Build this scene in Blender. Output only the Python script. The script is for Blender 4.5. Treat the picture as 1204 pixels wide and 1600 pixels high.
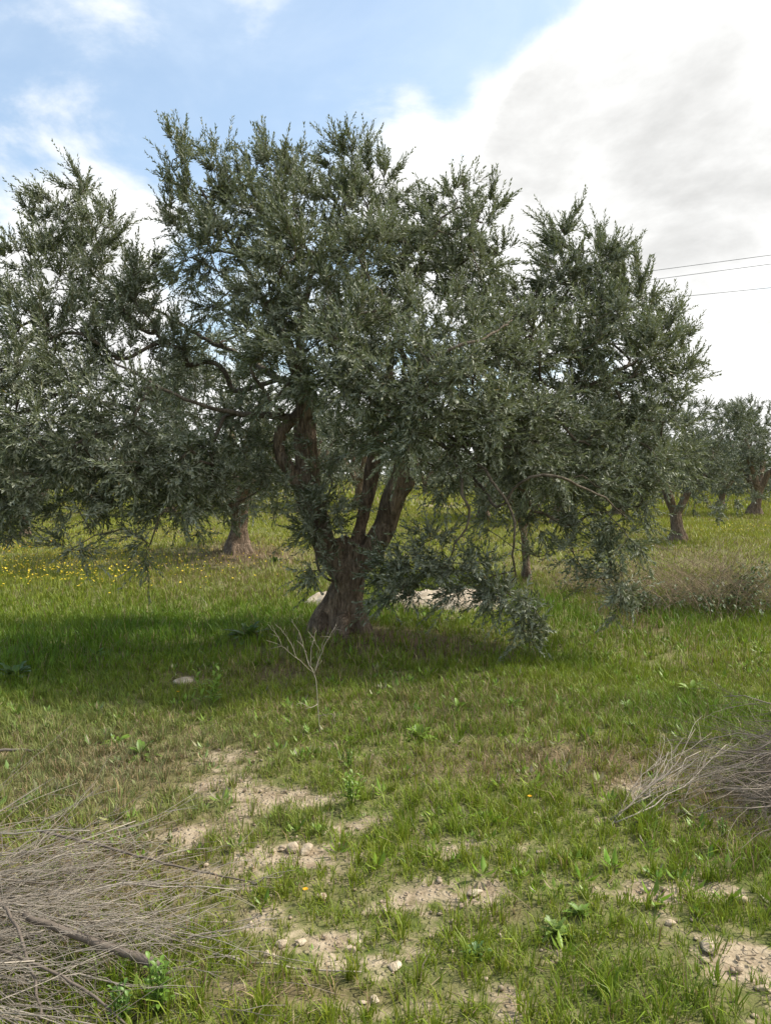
import bpy, bmesh, math, random
import numpy as np
from mathutils import Vector

# ------------------------------------------------------------------ scene, camera, sky, sun
for o in list(bpy.data.objects):
    bpy.data.objects.remove(o)
SC = bpy.context.scene
COL = SC.collection
RAD = math.radians

F = 1209.0            # focal length in photograph pixels (1204 x 1600)
PITCH = math.atan(60.0 / F)
CAMZ = 1.6

cam_d = bpy.data.cameras.new("camera")
cam = bpy.data.objects.new("camera", cam_d)
COL.objects.link(cam)
cam_d.sensor_fit = 'VERTICAL'
cam_d.sensor_height = 36.0
cam_d.lens = 36.0 * F / 1600.0
cam_d.clip_end = 3000.0
cam.location = (0, 0, CAMZ)
cam.rotation_euler = (math.pi / 2 - PITCH, 0, 0)
SC.camera = cam

SUN_AZ, SUN_EL = RAD(74), RAD(52)
SUNV = Vector((math.cos(SUN_EL) * math.sin(SUN_AZ), math.cos(SUN_EL) * math.cos(SUN_AZ), math.sin(SUN_EL)))
sun_d = bpy.data.lights.new("sun", 'SUN')
sun_d.energy = 2.9
sun_d.angle = RAD(2.0)
sun_d.color = (1.0, 0.94, 0.84)
sun = bpy.data.objects.new("sun", sun_d)
COL.objects.link(sun)
sun.rotation_euler = SUNV.to_track_quat('Z', 'Y').to_euler()
sun.location = (20, 10, 30)

SC.view_settings.view_transform = 'Standard'
SC.view_settings.look = 'None'
SC.view_settings.gamma = 1.0
SC.view_settings.use_curve_mapping = False
SC.view_settings.exposure = 1.0
SC.render.engine = 'CYCLES'
SC.cycles.max_bounces = 6
SC.cycles.diffuse_bounces = 3
SC.cycles.glossy_bounces = 2
SC.cycles.transmission_bounces = 3


def pix_dir(px, py):
    a = (px - 602.0) / F
    b = -(py - 800.0) / F
    c, s = math.cos(PITCH), math.sin(PITCH)
    v = Vector((a, c + b * s, -s + b * c))
    return v.normalized()


def at(px, py, Y):
    d = pix_dir(px, py)
    t = Y / d.y
    return np.array((d.x * t, Y, CAMZ + d.z * t))


world = bpy.data.worlds.new("World")
SC.world = world
world.use_nodes = True


class NT:
    """small helper around a node tree"""
    def __init__(self, tree):
        self.t = tree
        tree.nodes.clear()

    def n(self, kind, ins=None, **props):
        nd = self.t.nodes.new(kind)
        for k, v in props.items():
            setattr(nd, k, v)
        if ins:
            for k, v in ins.items():
                self.set(nd.inputs[k], v)
        return nd

    def set(self, sock, v):
        if hasattr(v, 'is_output') or isinstance(v, bpy.types.NodeSocket):
            self.t.links.new(v, sock)
        else:
            sock.default_value = v

    def math(self, op, a, b=None, c=None, clamp=False):
        nd = self.t.nodes.new('ShaderNodeMath')
        nd.operation = op
        nd.use_clamp = clamp
        for i, v in enumerate((a, b, c)):
            if v is not None:
                self.set(nd.inputs[i], v)
        return nd.outputs[0]

    def mix(self, fac, a, b, mode='MIX'):
        nd = self.t.nodes.new('ShaderNodeMix')
        nd.data_type = 'RGBA'
        nd.blend_type = mode
        self.set(nd.inputs[0], fac)
        self.set(nd.inputs[6], a if not isinstance(a, tuple) else (*a, 1)[:4])
        self.set(nd.inputs[7], b if not isinstance(b, tuple) else (*b, 1)[:4])
        return nd.outputs[2]

    def ramp(self, fac, lo, hi, a=0.0, b=1.0):
        nd = self.t.nodes.new('ShaderNodeMapRange')
        nd.interpolation_type = 'SMOOTHSTEP'
        self.set(nd.inputs[0], fac)
        for i, v in enumerate((lo, hi, a, b)):
            nd.inputs[i + 1].default_value = v
        return nd.outputs[0]

    def noise(self, vec, scale, detail=4.0, rough=0.55, dist=0.0):
        nd = self.t.nodes.new('ShaderNodeTexNoise')
        if vec is not None:
            self.t.links.new(vec, nd.inputs['Vector'])
        nd.inputs['Scale'].default_value = scale
        nd.inputs['Detail'].default_value = detail
        nd.inputs['Roughness'].default_value = rough
        nd.inputs['Distortion'].default_value = dist
        return nd.outputs[0]


SKY_BLOBS = ((280, 130, 26, 4, -0.50), (40, 400, 12, 4, 0.75), (330, 600, 18, 5, 0.55), (640, 70, 10, 3, -0.20), (810, 90, 8, 2, -0.65), (700, 150, 4, 1.5, 0.35),
             (760, 270, 11, 2.0, 0.55), (930, 200, 9, 2.5, 0.40), (1130, 100, 18, 4, 0.35), (560, 250, 7, 2, 0.40),
             (1170, 470, 5, 1.5, -0.45), (1150, 590, 7, 2, 0.45), (1000, 350, 16, 5, 0.45), (490, -20, 8, 2, 0.45),
             (130, 60, 8, 2, 0.40))


def build_world():
    g = NT(world.node_tree)
    tc = g.n('ShaderNodeTexCoord').outputs['Generated']
    sky = g.n('ShaderNodeTexSky', sky_type='NISHITA', sun_disc=False, sun_elevation=SUN_EL, sun_rotation=SUN_AZ,
              air_density=1.0, dust_density=2.0, ozone_density=1.0).outputs[0]
    sep = g.n('ShaderNodeSeparateXYZ', {0: tc})
    x, y, z = sep.outputs
    zz = g.math('ADD', g.math('MAXIMUM', z, 0.0), 0.28)
    u = g.math('DIVIDE', x, zz)
    v = g.math('DIVIDE', y, zz)
    plane = g.n('ShaderNodeCombineXYZ', {0: u, 1: v, 2: 0.37}).outputs[0]
    n1 = g.noise(plane, 2.4, 10.0, 0.58, 0.35)
    n2 = g.noise(plane, 5.6, 7.0, 0.6, 0.0)
    n0 = g.noise(plane, 0.9, 3.0, 0.5, 0.0)

    def blob(px, py, deg_out, deg_in, amp):
        d = pix_dir(px, py)
        dp = g.n('ShaderNodeVectorMath', {0: tc, 1: tuple(d)}, operation='DOT_PRODUCT').outputs['Value']
        return g.ramp(dp, math.cos(RAD(deg_out)), math.cos(RAD(deg_in)), 0.0, amp)

    # cloud masses of this sky, in directions of the sky dome
    nn = g.math('MULTIPLY', g.math('SUBTRACT', n1, 0.5), 2.2)
    nn = g.math('ADD', nn, g.math('MULTIPLY', g.math('SUBTRACT', n2, 0.5), 0.7))
    nn = g.math('ADD', nn, g.math('MULTIPLY', g.math('SUBTRACT', n0, 0.5), 0.8))
    cov = g.math('ADD', g.math('MULTIPLY_ADD', x, 0.55, nn), 0.50)
    for b in SKY_BLOBS:
        cov = g.math('ADD', cov, blob(*b))
    cov = g.math('ADD', cov, g.ramp(z, 0.0, 0.12, 0.4, 0.0))
    cloud = g.ramp(cov, 0.33, 0.90)
    # sunlit tops and grey bellies; brighter towards the sun
    ds = g.n('ShaderNodeVectorMath', {0: tc, 1: tuple(SUNV)}, operation='DOT_PRODUCT').outputs['Value']
    glow = g.ramp(ds, 0.60, 1.0, 0.0, 0.45)
    thick = g.math('MULTIPLY', g.ramp(cov, 0.75, 1.15, 0.0, 1.0), g.ramp(nn, -0.45, 0.75, 0.0, 1.0))
    belly = g.math('MULTIPLY', thick, g.ramp(g.math('ADD', g.math('MULTIPLY', n1, 0.4), g.math('MULTIPLY', n0, 0.6)), 0.34, 0.62, 0.3, 1.0))
    belly = g.math('MULTIPLY', belly, g.ramp(z, 0.02, 0.22, 0.25, 1.0))
    val = g.math('SUBTRACT', 0.61, g.math('MULTIPLY', belly, 0.27))
    val = g.math('ADD', val, glow)
    white = g.n('ShaderNodeCombineXYZ', {0: val, 1: g.math('MULTIPLY', val, 1.0), 2: g.math('MULTIPLY', val, 0.985)}).outputs[0]
    white = g.n('ShaderNodeVectorMath', {0: white, 1: (10, 10, 10)}, operation='MULTIPLY').outputs[0]
    # thin high veil that pales the blue
    veil = g.ramp(g.math('ADD', n1, g.math('MULTIPLY', x, 0.3)), 0.30, 0.80, 0.22, 0.75)
    blue = g.mix(veil, g.mix(1.0, sky, (1.12, 1.20, 1.15), 'MULTIPLY'), (4.5, 5.2, 6.0))
    col = g.mix(cloud, blue, white)
    bg = g.n('ShaderNodeBackground', {0: col, 1: 0.1})
    out = g.n('ShaderNodeOutputWorld', {0: bg.outputs[0]})


build_world()

# ------------------------------------------------------------------ numpy helpers
def _hash(ix, iy, seed):
    h = (ix.astype(np.int64) * 374761393 + iy.astype(np.int64) * 668265263 + seed * 974634533) & 0xFFFFFFFF
    h = ((h ^ (h >> 13)) * 1274126177) & 0xFFFFFFFF
    h = h ^ (h >> 16)
    return (h & 0xFFFF) / 65535.0


def vnoise(x, y, seed=0):
    x = np.asarray(x, float); y = np.asarray(y, float)
    ix = np.floor(x); iy = np.floor(y)
    fx = x - ix; fy = y - iy
    fx = fx * fx * (3 - 2 * fx); fy = fy * fy * (3 - 2 * fy)
    a = _hash(ix, iy, seed); b = _hash(ix + 1, iy, seed)
    c = _hash(ix, iy + 1, seed); d = _hash(ix + 1, iy + 1, seed)
    return (a * (1 - fx) + b * fx) * (1 - fy) + (c * (1 - fx) + d * fx) * fy


def fbm(x, y, seed=0, oct=4):
    s = 0; a = 0.5; t = 0
    for i in range(oct):
        s = s + a * vnoise(x * 2 ** i, y * 2 ** i, seed + i * 17); t += a; a *= 0.5
    return s / t


def noise3(p, s, seed=0):
    """cheap 3d-ish noise in -1..1"""
    a = vnoise(p[:, 0] * s + 3.1, p[:, 1] * s + 1.7, seed)
    b = vnoise(p[:, 1] * s + 8.3, p[:, 2] * s + 2.9, seed + 1)
    c = vnoise(p[:, 2] * s + 5.5, p[:, 0] * s + 7.7, seed + 2)
    return (a + b + c) * 2 / 3 - 1


def sst(t):
    t = np.clip(t, 0, 1)
    return t * t * (3 - 2 * t)


def unit(v):
    return v / np.maximum(np.linalg.norm(v, axis=-1, keepdims=True), 1e-9)


def make_mesh(name, verts, groups, mat=None, attrs=None, smooth=False):
    """verts (N,3); groups: list of (M,k) index arrays; attrs: name -> (N,) or (N,3)"""
    verts = np.asarray(verts, np.float32)
    me = bpy.data.meshes.new(name)
    me.vertices.add(len(verts))
    me.vertices.foreach_set('co', verts.ravel())
    idx = np.concatenate([np.asarray(g, np.int32).ravel() for g in groups])
    tot = np.concatenate([np.full(len(g), np.asarray(g).shape[1], np.int32) for g in groups])
    start = np.concatenate(([0], np.cumsum(tot)[:-1])).astype(np.int32)
    me.loops.add(len(idx))
    me.loops.foreach_set('vertex_index', idx)
    me.polygons.add(len(tot))
    me.polygons.foreach_set('loop_start', start)
    me.polygons.foreach_set('loop_total', tot)
    if smooth:
        me.polygons.foreach_set('use_smooth', np.ones(len(tot), bool))
    me.update(calc_edges=True)
    for k, v in (attrs or {}).items():
        v = np.asarray(v, np.float32)
        if v.ndim == 1:
            a = me.attributes.new(k, 'FLOAT', 'POINT'); a.data.foreach_set('value', v)
        else:
            a = me.attributes.new(k, 'FLOAT_COLOR', 'POINT')
            a.data.foreach_set('color', np.concatenate([v, np.ones((len(v), 1), np.float32)], 1).ravel())
    if mat:
        me.materials.append(mat)
    return me


def obj(name, me, parent=None, loc=None):
    o = bpy.data.objects.new(name, me)
    COL.objects.link(o)
    if parent is not None:
        o.parent = parent
    if loc is not None:
        o.location = [float(c) for c in loc]
    return o


def tag(o, label=None, cat=None, group=None, kind=None):
    if label: o['label'] = label
    if cat: o['category'] = cat
    if group: o['group'] = group
    if kind: o['kind'] = kind
    return o


def thing(name, label, cat, loc=(0, 0, 0), rz=0.0, group=None):
    e = obj(name, None, None, loc)
    e.empty_display_size = 0.1
    e.rotation_euler = (0, 0, rz)
    return tag(e, label, cat, group)


class MB:
    """collects pieces of one mesh"""
    def __init__(self):
        self.v = []; self.f = {3: [], 4: []}; self.a = []; self.n = 0

    def add(self, v, faces, a=0.5):
        v = np.asarray(v, float)
        for f in faces:
            f = np.asarray(f)
            if len(f):
                self.f[f.shape[1]].append(f + self.n)
        self.v.append(v)
        a = np.asarray(a, float)
        if a.ndim == 0:
            a = np.full(len(v), float(a))
        elif a.ndim == 1 and len(a) == 3 and len(v) != 3:
            a = np.tile(a, (len(v), 1))
        self.a.append(a); self.n += len(v)

    def tube(self, pts, rad, sides=6, a=0.5, cap=True, tip=False):
        pts = np.asarray(pts, float); n = len(pts)
        rad = np.broadcast_to(np.asarray(rad, float), (n,))
        ok = np.concatenate(([True], np.linalg.norm(np.diff(pts, axis=0), axis=1) > 1e-5))
        if not ok.all():
            pts, rad = pts[ok], rad[ok]; n = len(pts)
        if n < 2:
            return
        t = np.gradient(pts, axis=0); t = unit(t)
        ref = np.array((0.0, 0, 1)) if abs(t[0][2]) < 0.9 else np.array((1.0, 0, 0))
        u = unit(np.cross(t, ref)); 
        bad = np.linalg.norm(np.cross(t, ref), axis=1) < 0.05
        if bad.any():
            u[bad] = unit(np.cross(t[bad], np.array((0.3, 0.9, 0.1))))
        for i in range(1, n):   # transport
            w = u[i - 1] - t[i] * np.dot(u[i - 1], t[i]); u[i] = w / max(np.linalg.norm(w), 1e-9)
        w = np.cross(t, u)
        ang = np.arange(sides) * 2 * math.pi / sides
        ring = (u[:, None, :] * np.cos(ang)[None, :, None] + w[:, None, :] * np.sin(ang)[None, :, None]) * rad[:, None, None]
        v = (pts[:, None, :] + ring).reshape(-1, 3)
        i = np.arange(n - 1)[:, None] * sides; j = np.arange(sides)[None, :]; k = (j + 1) % sides
        q = np.stack([i + j, i + k, i + sides + k, i + sides + j], -1).reshape(-1, 4)
        fs = [q]
        if cap:
            c0 = len(v); v = np.concatenate([v, pts[:1], pts[-1:]])
            jj = np.arange(sides); kk = (jj + 1) % sides; b = (n - 1) * sides
            fs.append(np.stack([np.full(sides, c0), kk, jj], 1))
            fs.append(np.stack([np.full(sides, c0 + 1), b + jj, b + kk], 1))
        self.add(v, fs, a)

    def mesh(self, name, mat, attr='tint', smooth=False):
        gs = [np.concatenate(x) for x in self.f.values() if x]
        return make_mesh(name, np.concatenate(self.v), gs, mat, {attr: np.concatenate(self.a)}, smooth)


# ------------------------------------------------------------------ materials
def new_mat(name):
    m = bpy.data.materials.new(name); m.use_nodes = True
    return m, NT(m.node_tree)


def attr(g, name, color=False):
    nd = g.n('ShaderNodeAttribute', attribute_name=name)
    return nd.outputs['Color'] if color else nd.outputs['Fac']


def mat_leaf(name, dark, light, back, trans, tmix=0.22, rough=0.42, spec=0.5):
    m, g = new_mat(name)
    t = attr(g, 'tint')
    top = g.mix(t, dark, light)
    # a few yellowed leaves
    top = g.mix(g.ramp(t, 0.965, 0.985), top, (0.17, 0.13, 0.03))
    geo = g.n('ShaderNodeNewGeometry')
    c = g.mix(geo.outputs['Backfacing'], top, back)
    p = g.n('ShaderNodeBsdfPrincipled', {'Base Color': c, 'Roughness': rough, 'Specular IOR Level': spec})
    tr = g.n('ShaderNodeBsdfTranslucent', {'Color': (*trans, 1)})
    mx = g.n('ShaderNodeMixShader', {0: tmix, 1: p.outputs[0], 2: tr.outputs[0]})
    g.n('ShaderNodeOutputMaterial', {0: mx.outputs[0]})
    return m


def mat_blade(name, tmix=0.3, rough=0.5, spec=0.3):
    """colour of each blade comes from its own attribute"""
    m, g = new_mat(name)
    c = attr(g, 'tint', True)
    p = g.n('ShaderNodeBsdfPrincipled', {'Base Color': c, 'Roughness': rough, 'Specular IOR Level': spec})
    tr = g.n('ShaderNodeBsdfTranslucent', {'Color': g.mix(0.3, c, (0.14, 0.17, 0.02))})
    mx = g.n('ShaderNodeMixShader', {0: tmix, 1: p.outputs[0], 2: tr.outputs[0]})
    g.n('ShaderNodeOutputMaterial', {0: mx.outputs[0]})
    return m


def mat_bark(name, a=(0.118, 0.081, 0.055), b=(0.345, 0.255, 0.178), bump=1.0, fine=1.0):
    m, g = new_mat(name)
    tc = g.n('ShaderNodeTexCoord').outputs['Object']
    mp = g.n('ShaderNodeMapping', {'Vector': tc, 'Scale': (1, 1, 0.28)}).outputs[0]
    n1 = g.noise(mp, 26 * fine, 6, 0.65, 0.6)
    n2 = g.noise(tc, 5 * fine, 4, 0.6)
    vo = g.n('ShaderNodeTexVoronoi', {'Vector': mp, 'Scale': 34 * fine}, feature='DISTANCE_TO_EDGE').outputs[0]
    crack = g.ramp(vo, 0.0, 0.16)
    c = g.mix(g.ramp(n1, 0.3, 0.7), a, b)
    n4 = g.noise(g.n('ShaderNodeMapping', {'Vector': tc, 'Scale': (1, 1, 0.16)}).outputs[0], 17 * fine, 5, 0.7, 0.8)
    c = g.mix(g.ramp(n4, 0.38, 0.52, 0.6, 0.0), c, (0.045, 0.031, 0.022))
    c = g.mix(g.ramp(n2, 0.52, 0.72, 0, 0.6), c, (0.20, 0.17, 0.135))
    c = g.mix(g.ramp(n2, 0.25, 0.42, 0.5, 0.0), c, (0.05, 0.048, 0.03))
    h = g.math('ADD', g.math('MULTIPLY', crack, 0.5), g.math('ADD', n1, g.math('MULTIPLY', n4, 1.5)))
    bp = g.n('ShaderNodeBump', {'Strength': bump, 'Distance': 0.02, 'Height': h})
    p = g.n('ShaderNodeBsdfPrincipled', {'Base Color': c, 'Roughness': 0.9, 'Specular IOR Level': 0.15, 'Normal': bp.outputs[0]})
    g.n('ShaderNodeOutputMaterial', {0: p.outputs[0]})
    return m


def mat_twig(name, a, b, rough=0.85):
    m, g = new_mat(name)
    t = attr(g, 'tint')
    tc = g.n('ShaderNodeTexCoord').outputs['Object']
    n1 = g.noise(tc, 40, 3, 0.6)
    c = g.mix(g.math('ADD', g.math('MULTIPLY', t, 0.7), g.math('MULTIPLY', n1, 0.3)), a, b)
    p = g.n('ShaderNodeBsdfPrincipled', {'Base Color': c, 'Roughness': rough, 'Specular IOR Level': 0.2})
    g.n('ShaderNodeOutputMaterial', {0: p.outputs[0]})
    return m


def mat_soil():
    m, g = new_mat('soil')
    tc = g.n('ShaderNodeTexCoord').outputs['Object']
    bare = attr(g, 'bare')
    brown = attr(g, 'brown')
    n1 = g.noise(tc, 2.2, 6, 0.6)
    n2 = g.noise(tc, 14, 6, 0.65)
    n3 = g.noise(tc, 70, 4, 0.6)
    vo = g.n('ShaderNodeTexVoronoi', {'Vector': tc, 'Scale': 38.0, 'Randomness': 1.0})
    peb = g.ramp(vo.outputs['Distance'], 0.18, 0.42, 1.0, 0.0)
    pale = g.mix(g.ramp(n2, 0.32, 0.68), (0.22, 0.168, 0.108), (0.41, 0.335, 0.235))
    pale = g.mix(g.math('MULTIPLY', peb, 0.55), pale, (0.44, 0.36, 0.26))
    thatch = g.mix(g.ramp(n2, 0.35, 0.65), (0.085, 0.11, 0.026), (0.19, 0.18, 0.075))
    litter = g.mix(g.ramp(n3, 0.35, 0.65), (0.10, 0.065, 0.04), (0.20, 0.14, 0.09))
    under = g.mix(brown, thatch, litter)
    f = g.ramp(g.math('ADD', bare, g.math('MULTIPLY', g.math('SUBTRACT', n2, 0.5), 1.1)), 0.18, 0.70)
    c = g.mix(f, under, pale)
    c = g.mix(g.ramp(n1, 0.35, 0.7, 0.0, 0.22), c, (0.16, 0.11, 0.07))
    h = g.math('ADD', g.math('MULTIPLY', peb, 0.6), g.math('ADD', n2, g.math('MULTIPLY', n3, 0.5)))
    bp = g.n('ShaderNodeBump', {'Strength': 0.8, 'Distance': 0.02, 'Height': h})
    p = g.n('ShaderNodeBsdfPrincipled', {'Base Color': c, 'Roughness': 0.95, 'Specular IOR Level': 0.1, 'Normal': bp.outputs[0]})
    g.n('ShaderNodeOutputMaterial', {0: p.outputs[0]})
    return m


def mat_stone(name, a=(0.25, 0.185, 0.125), b=(0.43, 0.35, 0.255)):
    m, g = new_mat(name)
    tc = g.n('ShaderNodeTexCoord').outputs['Object']
    n1 = g.noise(tc, 9, 6, 0.65)
    n2 = g.noise(tc, 60, 4, 0.6)
    c = g.mix(g.ramp(n1, 0.35, 0.65), a, b)
    c = g.mix(g.ramp(n2, 0.55, 0.75, 0, 0.35), c, (0.17, 0.12, 0.075))
    bp = g.n('ShaderNodeBump', {'Strength': 0.9, 'Distance': 0.01, 'Height': g.math('ADD', n1, n2)})
    p = g.n('ShaderNodeBsdfPrincipled', {'Base Color': c, 'Roughness': 0.92, 'Specular IOR Level': 0.15, 'Normal': bp.outputs[0]})
    g.n('ShaderNodeOutputMaterial', {0: p.outputs[0]})
    return m


def mat_plain(name, col, rough=0.8, scale=20.0, var=0.3):
    m, g = new_mat(name)
    tc = g.n('ShaderNodeTexCoord').outputs['Object']
    n1 = g.noise(tc, scale, 4, 0.6)
    c = g.mix(n1, tuple(v * (1 - var) for v in col), tuple(min(1, v * (1 + var)) for v in col))
    p = g.n('ShaderNodeBsdfPrincipled', {'Base Color': c, 'Roughness': rough})
    g.n('ShaderNodeOutputMaterial', {0: p.outputs[0]})
    return m


M_LEAF = mat_leaf('olive_leaf', (0.046, 0.064, 0.029), (0.200, 0.228, 0.118), (0.30, 0.318, 0.235), (0.16, 0.19, 0.06), 0.20, 0.52, 0.35)
M_LEAF_FAR = mat_leaf('olive_leaf_far', (0.054, 0.070, 0.038), (0.160, 0.182, 0.105), (0.26, 0.275, 0.22), (0.13, 0.16, 0.04), 0.18, 0.45, 0.35)
M_BARK = mat_bark('olive_bark')
M_BARK_SMALL = mat_bark('olive_branch_bark', (0.075, 0.058, 0.042), (0.20, 0.165, 0.125), 0.5, 1.5)
M_TWIG = mat_twig('olive_twig', (0.07, 0.058, 0.038), (0.17, 0.15, 0.10))
M_DRY = mat_twig('dry_twig', (0.115, 0.092, 0.07), (0.44, 0.385, 0.31))
M_DRY_GREY = mat_twig('dry_grey_twig', (0.09, 0.07, 0.055), (0.34, 0.29, 0.235))
M_STRAW = mat_twig('dry_stalk', (0.14, 0.10, 0.065), (0.36, 0.28, 0.18))
M_BLADE = mat_blade('grass_blade', 0.28)
M_WEED = mat_blade('weed_leaf', 0.25, 0.45, 0.4)
M_SOIL = mat_soil()
M_STONE = mat_stone('pale_limestone')
M_PALE = mat_stone('pale_field_stone', (0.36, 0.28, 0.19), (0.60, 0.51, 0.38))
M_MOUND = mat_stone('pale_spoil', (0.36, 0.29, 0.21), (0.58, 0.50, 0.39))
M_FLOWER = mat_blade('flower_petal', 0.25, 0.6, 0.2)
M_WIRE = mat_plain('cable', (0.12, 0.12, 0.13), 0.5)
M_POLE = mat_plain('pole_wood', (0.16, 0.12, 0.09), 0.85)
M_CERAMIC = mat_plain('insulator', (0.35, 0.28, 0.22), 0.3)

# ------------------------------------------------------------------ terrain
TX, TY = at(545, 1000, 7.3)[0], 7.3        # foot of the big olive


def height(x, y):
    x = np.asarray(x, float); y = np.asarray(y, float)
    near = np.exp(-((x / 60) ** 2 + (y / 60) ** 2))
    h = (fbm(x * 0.45, y * 0.45, 5, 3) - 0.5) * 0.16 * near
    h = h + (fbm(x * 2.6, y * 2.6, 11, 3) - 0.5) * 0.055 * near
    h = h + 0.12 * np.exp(-(((x - TX) / 0.9) ** 2 + ((y - TY) / 0.8) ** 2))
    # bank rising behind the tree towards the left, field level on the right
    h = h + 0.95 * sst((y - 17) / 30) * sst((7 - x) / 14)
    h = h + 0.22 * np.exp(-(((x + 3.05) / 1.3) ** 2 + ((y - 15.6) / 1.2) ** 2))
    h = h - 0.02
    return h


def ground_at(px, py):
    d = pix_dir(px, py)
    if d.z >= -1e-4:
        t = 60
    else:
        t = CAMZ / -d.z
    for _ in range(30):
        x, y = d.x * t, d.y * t
        z = float(height(x, y))
        t2 = (CAMZ - z) / max(-d.z, 1e-4)
        t = 0.5 * t + 0.5 * min(t2, 200)
    return np.array((d.x * t, d.y * t, float(height(d.x * t, d.y * t))))


def to_pix(x, y, z):
    c, s = math.cos(PITCH), math.sin(PITCH)
    dz = z - CAMZ
    f = y * c - dz * s
    u = y * s + dz * c
    f = np.maximum(f, 0.05)
    return 602 + F * x / f, 800 - F * u / f


# patches of the ground, listed where the photograph shows them
def patch(px, py, rx, ry, amt):
    a = ground_at(px, py); b = ground_at(px + rx, py); c = ground_at(px, py + ry); d = ground_at(px, py - ry)
    return (a[0], 0.5 * (c[1] + d[1]), abs(b[0] - a[0]), abs(d[1] - c[1]) / 2, amt)


BARE = [patch(*p) for p in (
    (340, 1190, 60, 18, .8), (430, 1243, 90, 22, .95), (350, 1225, 50, 28, .75), (560, 1290, 45, 14, .6), (480, 1330, 60, 20, .8),
    (430, 1440, 70, 36, .7), (580, 1490, 100, 40, .95), (470, 1480, 60, 24, .8), (720, 1385, 120, 18, .8), (850, 1332, 40, 10, .7),
    (1000, 1392, 100, 14, .6), (1040, 1442, 60, 18, .7), (760, 1452, 60, 16, .7), (600, 1585, 110, 24, .7), (870, 1570, 80, 20, .5),
    (1190, 1530, 50, 50, .6), (1000, 1222, 70, 9, .6), (290, 1065, 24, 9, .9), (960, 1046, 46, 6, .5), (700, 1320, 60, 14, .5),
    (560, 1400, 120, 30, .45), (330, 1300, 90, 40, .35), (690, 1560, 60, 20, .5), (430, 1560, 60, 20, .4), (680, 1480, 60, 20, .4),
    (940, 1500, 50, 14, .4), (270, 915, 14, 4, .7), (345, 912, 18, 3, .6), (560, 1180, 60, 14, .3), (150, 760, 40, 5, .6), (685, 792, 30, 3, .8))]
BROWN = [patch(*p) for p in (
    (620, 1003, 140, 20, .95), (380, 866, 110, 14, .95), (880, 1190, 230, 30, .8), (420, 1052, 130, 20, .8), (920, 905, 120, 26, .4),
    (1120, 890, 130, 30, .3), (975, 965, 40, 26, .8), (760, 1100, 160, 30, .4), (1000, 1222, 90, 16, .8), (420, 1545, 180, 24, .7),
    (740, 1120, 260, 40, .4), (800, 1425, 60, 12, .5), (180, 1210, 200, 60, .5), (60, 1400, 260, 120, .8), (1140, 1260, 90, 60, .8))]
STRAWP = [patch(*p) for p in (
    (380, 895, 160, 26, .8), (430, 925, 90, 14, .5), (880, 1195, 240, 36, .5), (170, 1205, 240, 66, .35), (700, 1110, 300, 50, .3),
    (1130, 880, 120, 36, .25), (900, 900, 120, 30, .25), (500, 1130, 260, 40, .25), (1140, 1050, 120, 60, .3))]
GREY = [patch(*p) for p in ((170, 1210, 230, 70, .9), (60, 1150, 160, 50, .5), (300, 1280, 160, 30, .5))]
LUSH = [patch(*p) for p in (
    (200, 990, 300, 50, 1.0), (60, 1030, 160, 50, 1.0), (1000, 970, 200, 30, .9), (860, 1120, 260, 40, .7), (700, 1285, 260, 40, .5),
    (640, 1010, 120, 14, .3), (1080, 1120, 160, 40, .7), (860, 955, 90, 30, .9), (640, 950, 120, 14, .7), (700, 850, 120, 30, .5),
    (880, 1040, 120, 30, .6), (1000, 1560, 200, 50, .4), (250, 1550, 160, 40, .6), (1160, 1360, 120, 40, .5))]
YELLOW = [patch(*p) for p in ((100, 880, 240, 34, 1.0), (330, 840, 260, 30, .6), (1100, 835, 140, 20, 1.0), (700, 790, 160, 22, 1.0), (250, 910, 200, 30, .5))]


def zone(x, y, Z, soft=1.0):
    r = np.zeros_like(x)
    wx = (fbm(x * 2.2, y * 2.2, 41, 3) - 0.5) * 0.7
    wy = (fbm(x * 2.2, y * 2.2, 57, 3) - 0.5) * 0.7
    for cx, cy, rx, ry, a in Z:
        d2 = ((x - cx) / rx + wx * min(1, .35 / rx) * 1.3) ** 2 + ((y - cy) / ry + wy * min(1, .35 / ry) * 1.3) ** 2
        r = np.maximum(r, a * np.exp(-0.8 * d2 * soft))
    return r


def bareness(x, y):
    b = zone(x, y, BARE)
    n = fbm(x * 5.5, y * 5.5, 71, 3)
    fore = sst((6.5 - y) / 3.5) * sst((x + 2.2) / 1.5)
    fine = fbm(x * 13, y * 13, 83, 2)
    return np.clip((b * (0.34 + 0.85 * n) + fore * sst((n - 0.58) / 0.16) * 0.5) * (.35 + 1.25 * fine), 0, 1)


def build_ground():
    def axis(n, near, far, c=0.0):
        t = np.linspace(-1, 1, n)
        k = 6.2
        return c + far * np.sinh(k * t) / math.sinh(k)
    xs = axis(261, 0, 500)
    ty = np.linspace(0, 1, 270)
    ys = 1.2 + 700 * (np.sinh(7.4 * ty) / math.sinh(7.4))
    ys = np.concatenate([-np.array([500, 200, 80, 30, 10, 4, 1.0])[:], ys])
    X, Y = np.meshgrid(xs, ys)
    x = X.ravel(); y = Y.ravel()
    z = height(x, y)
    b = bareness(x, y)
    z = z - 0.012 * b
    br = zone(x, y, BROWN)
    nx, ny = len(xs), len(ys)
    i = np.arange(ny - 1)[:, None] * nx + np.arange(nx - 1)[None, :]
    q = np.stack([i, i + 1, i + nx + 1, i + nx], -1).reshape(-1, 4)
    me = make_mesh('ground', np.stack([x, y, z], 1), [q], M_SOIL, {'bare': b, 'brown': br}, True)
    return tag(obj('ground', me), 'field of patchy soil under the olive grove', kind='structure')


build_ground()

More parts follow.
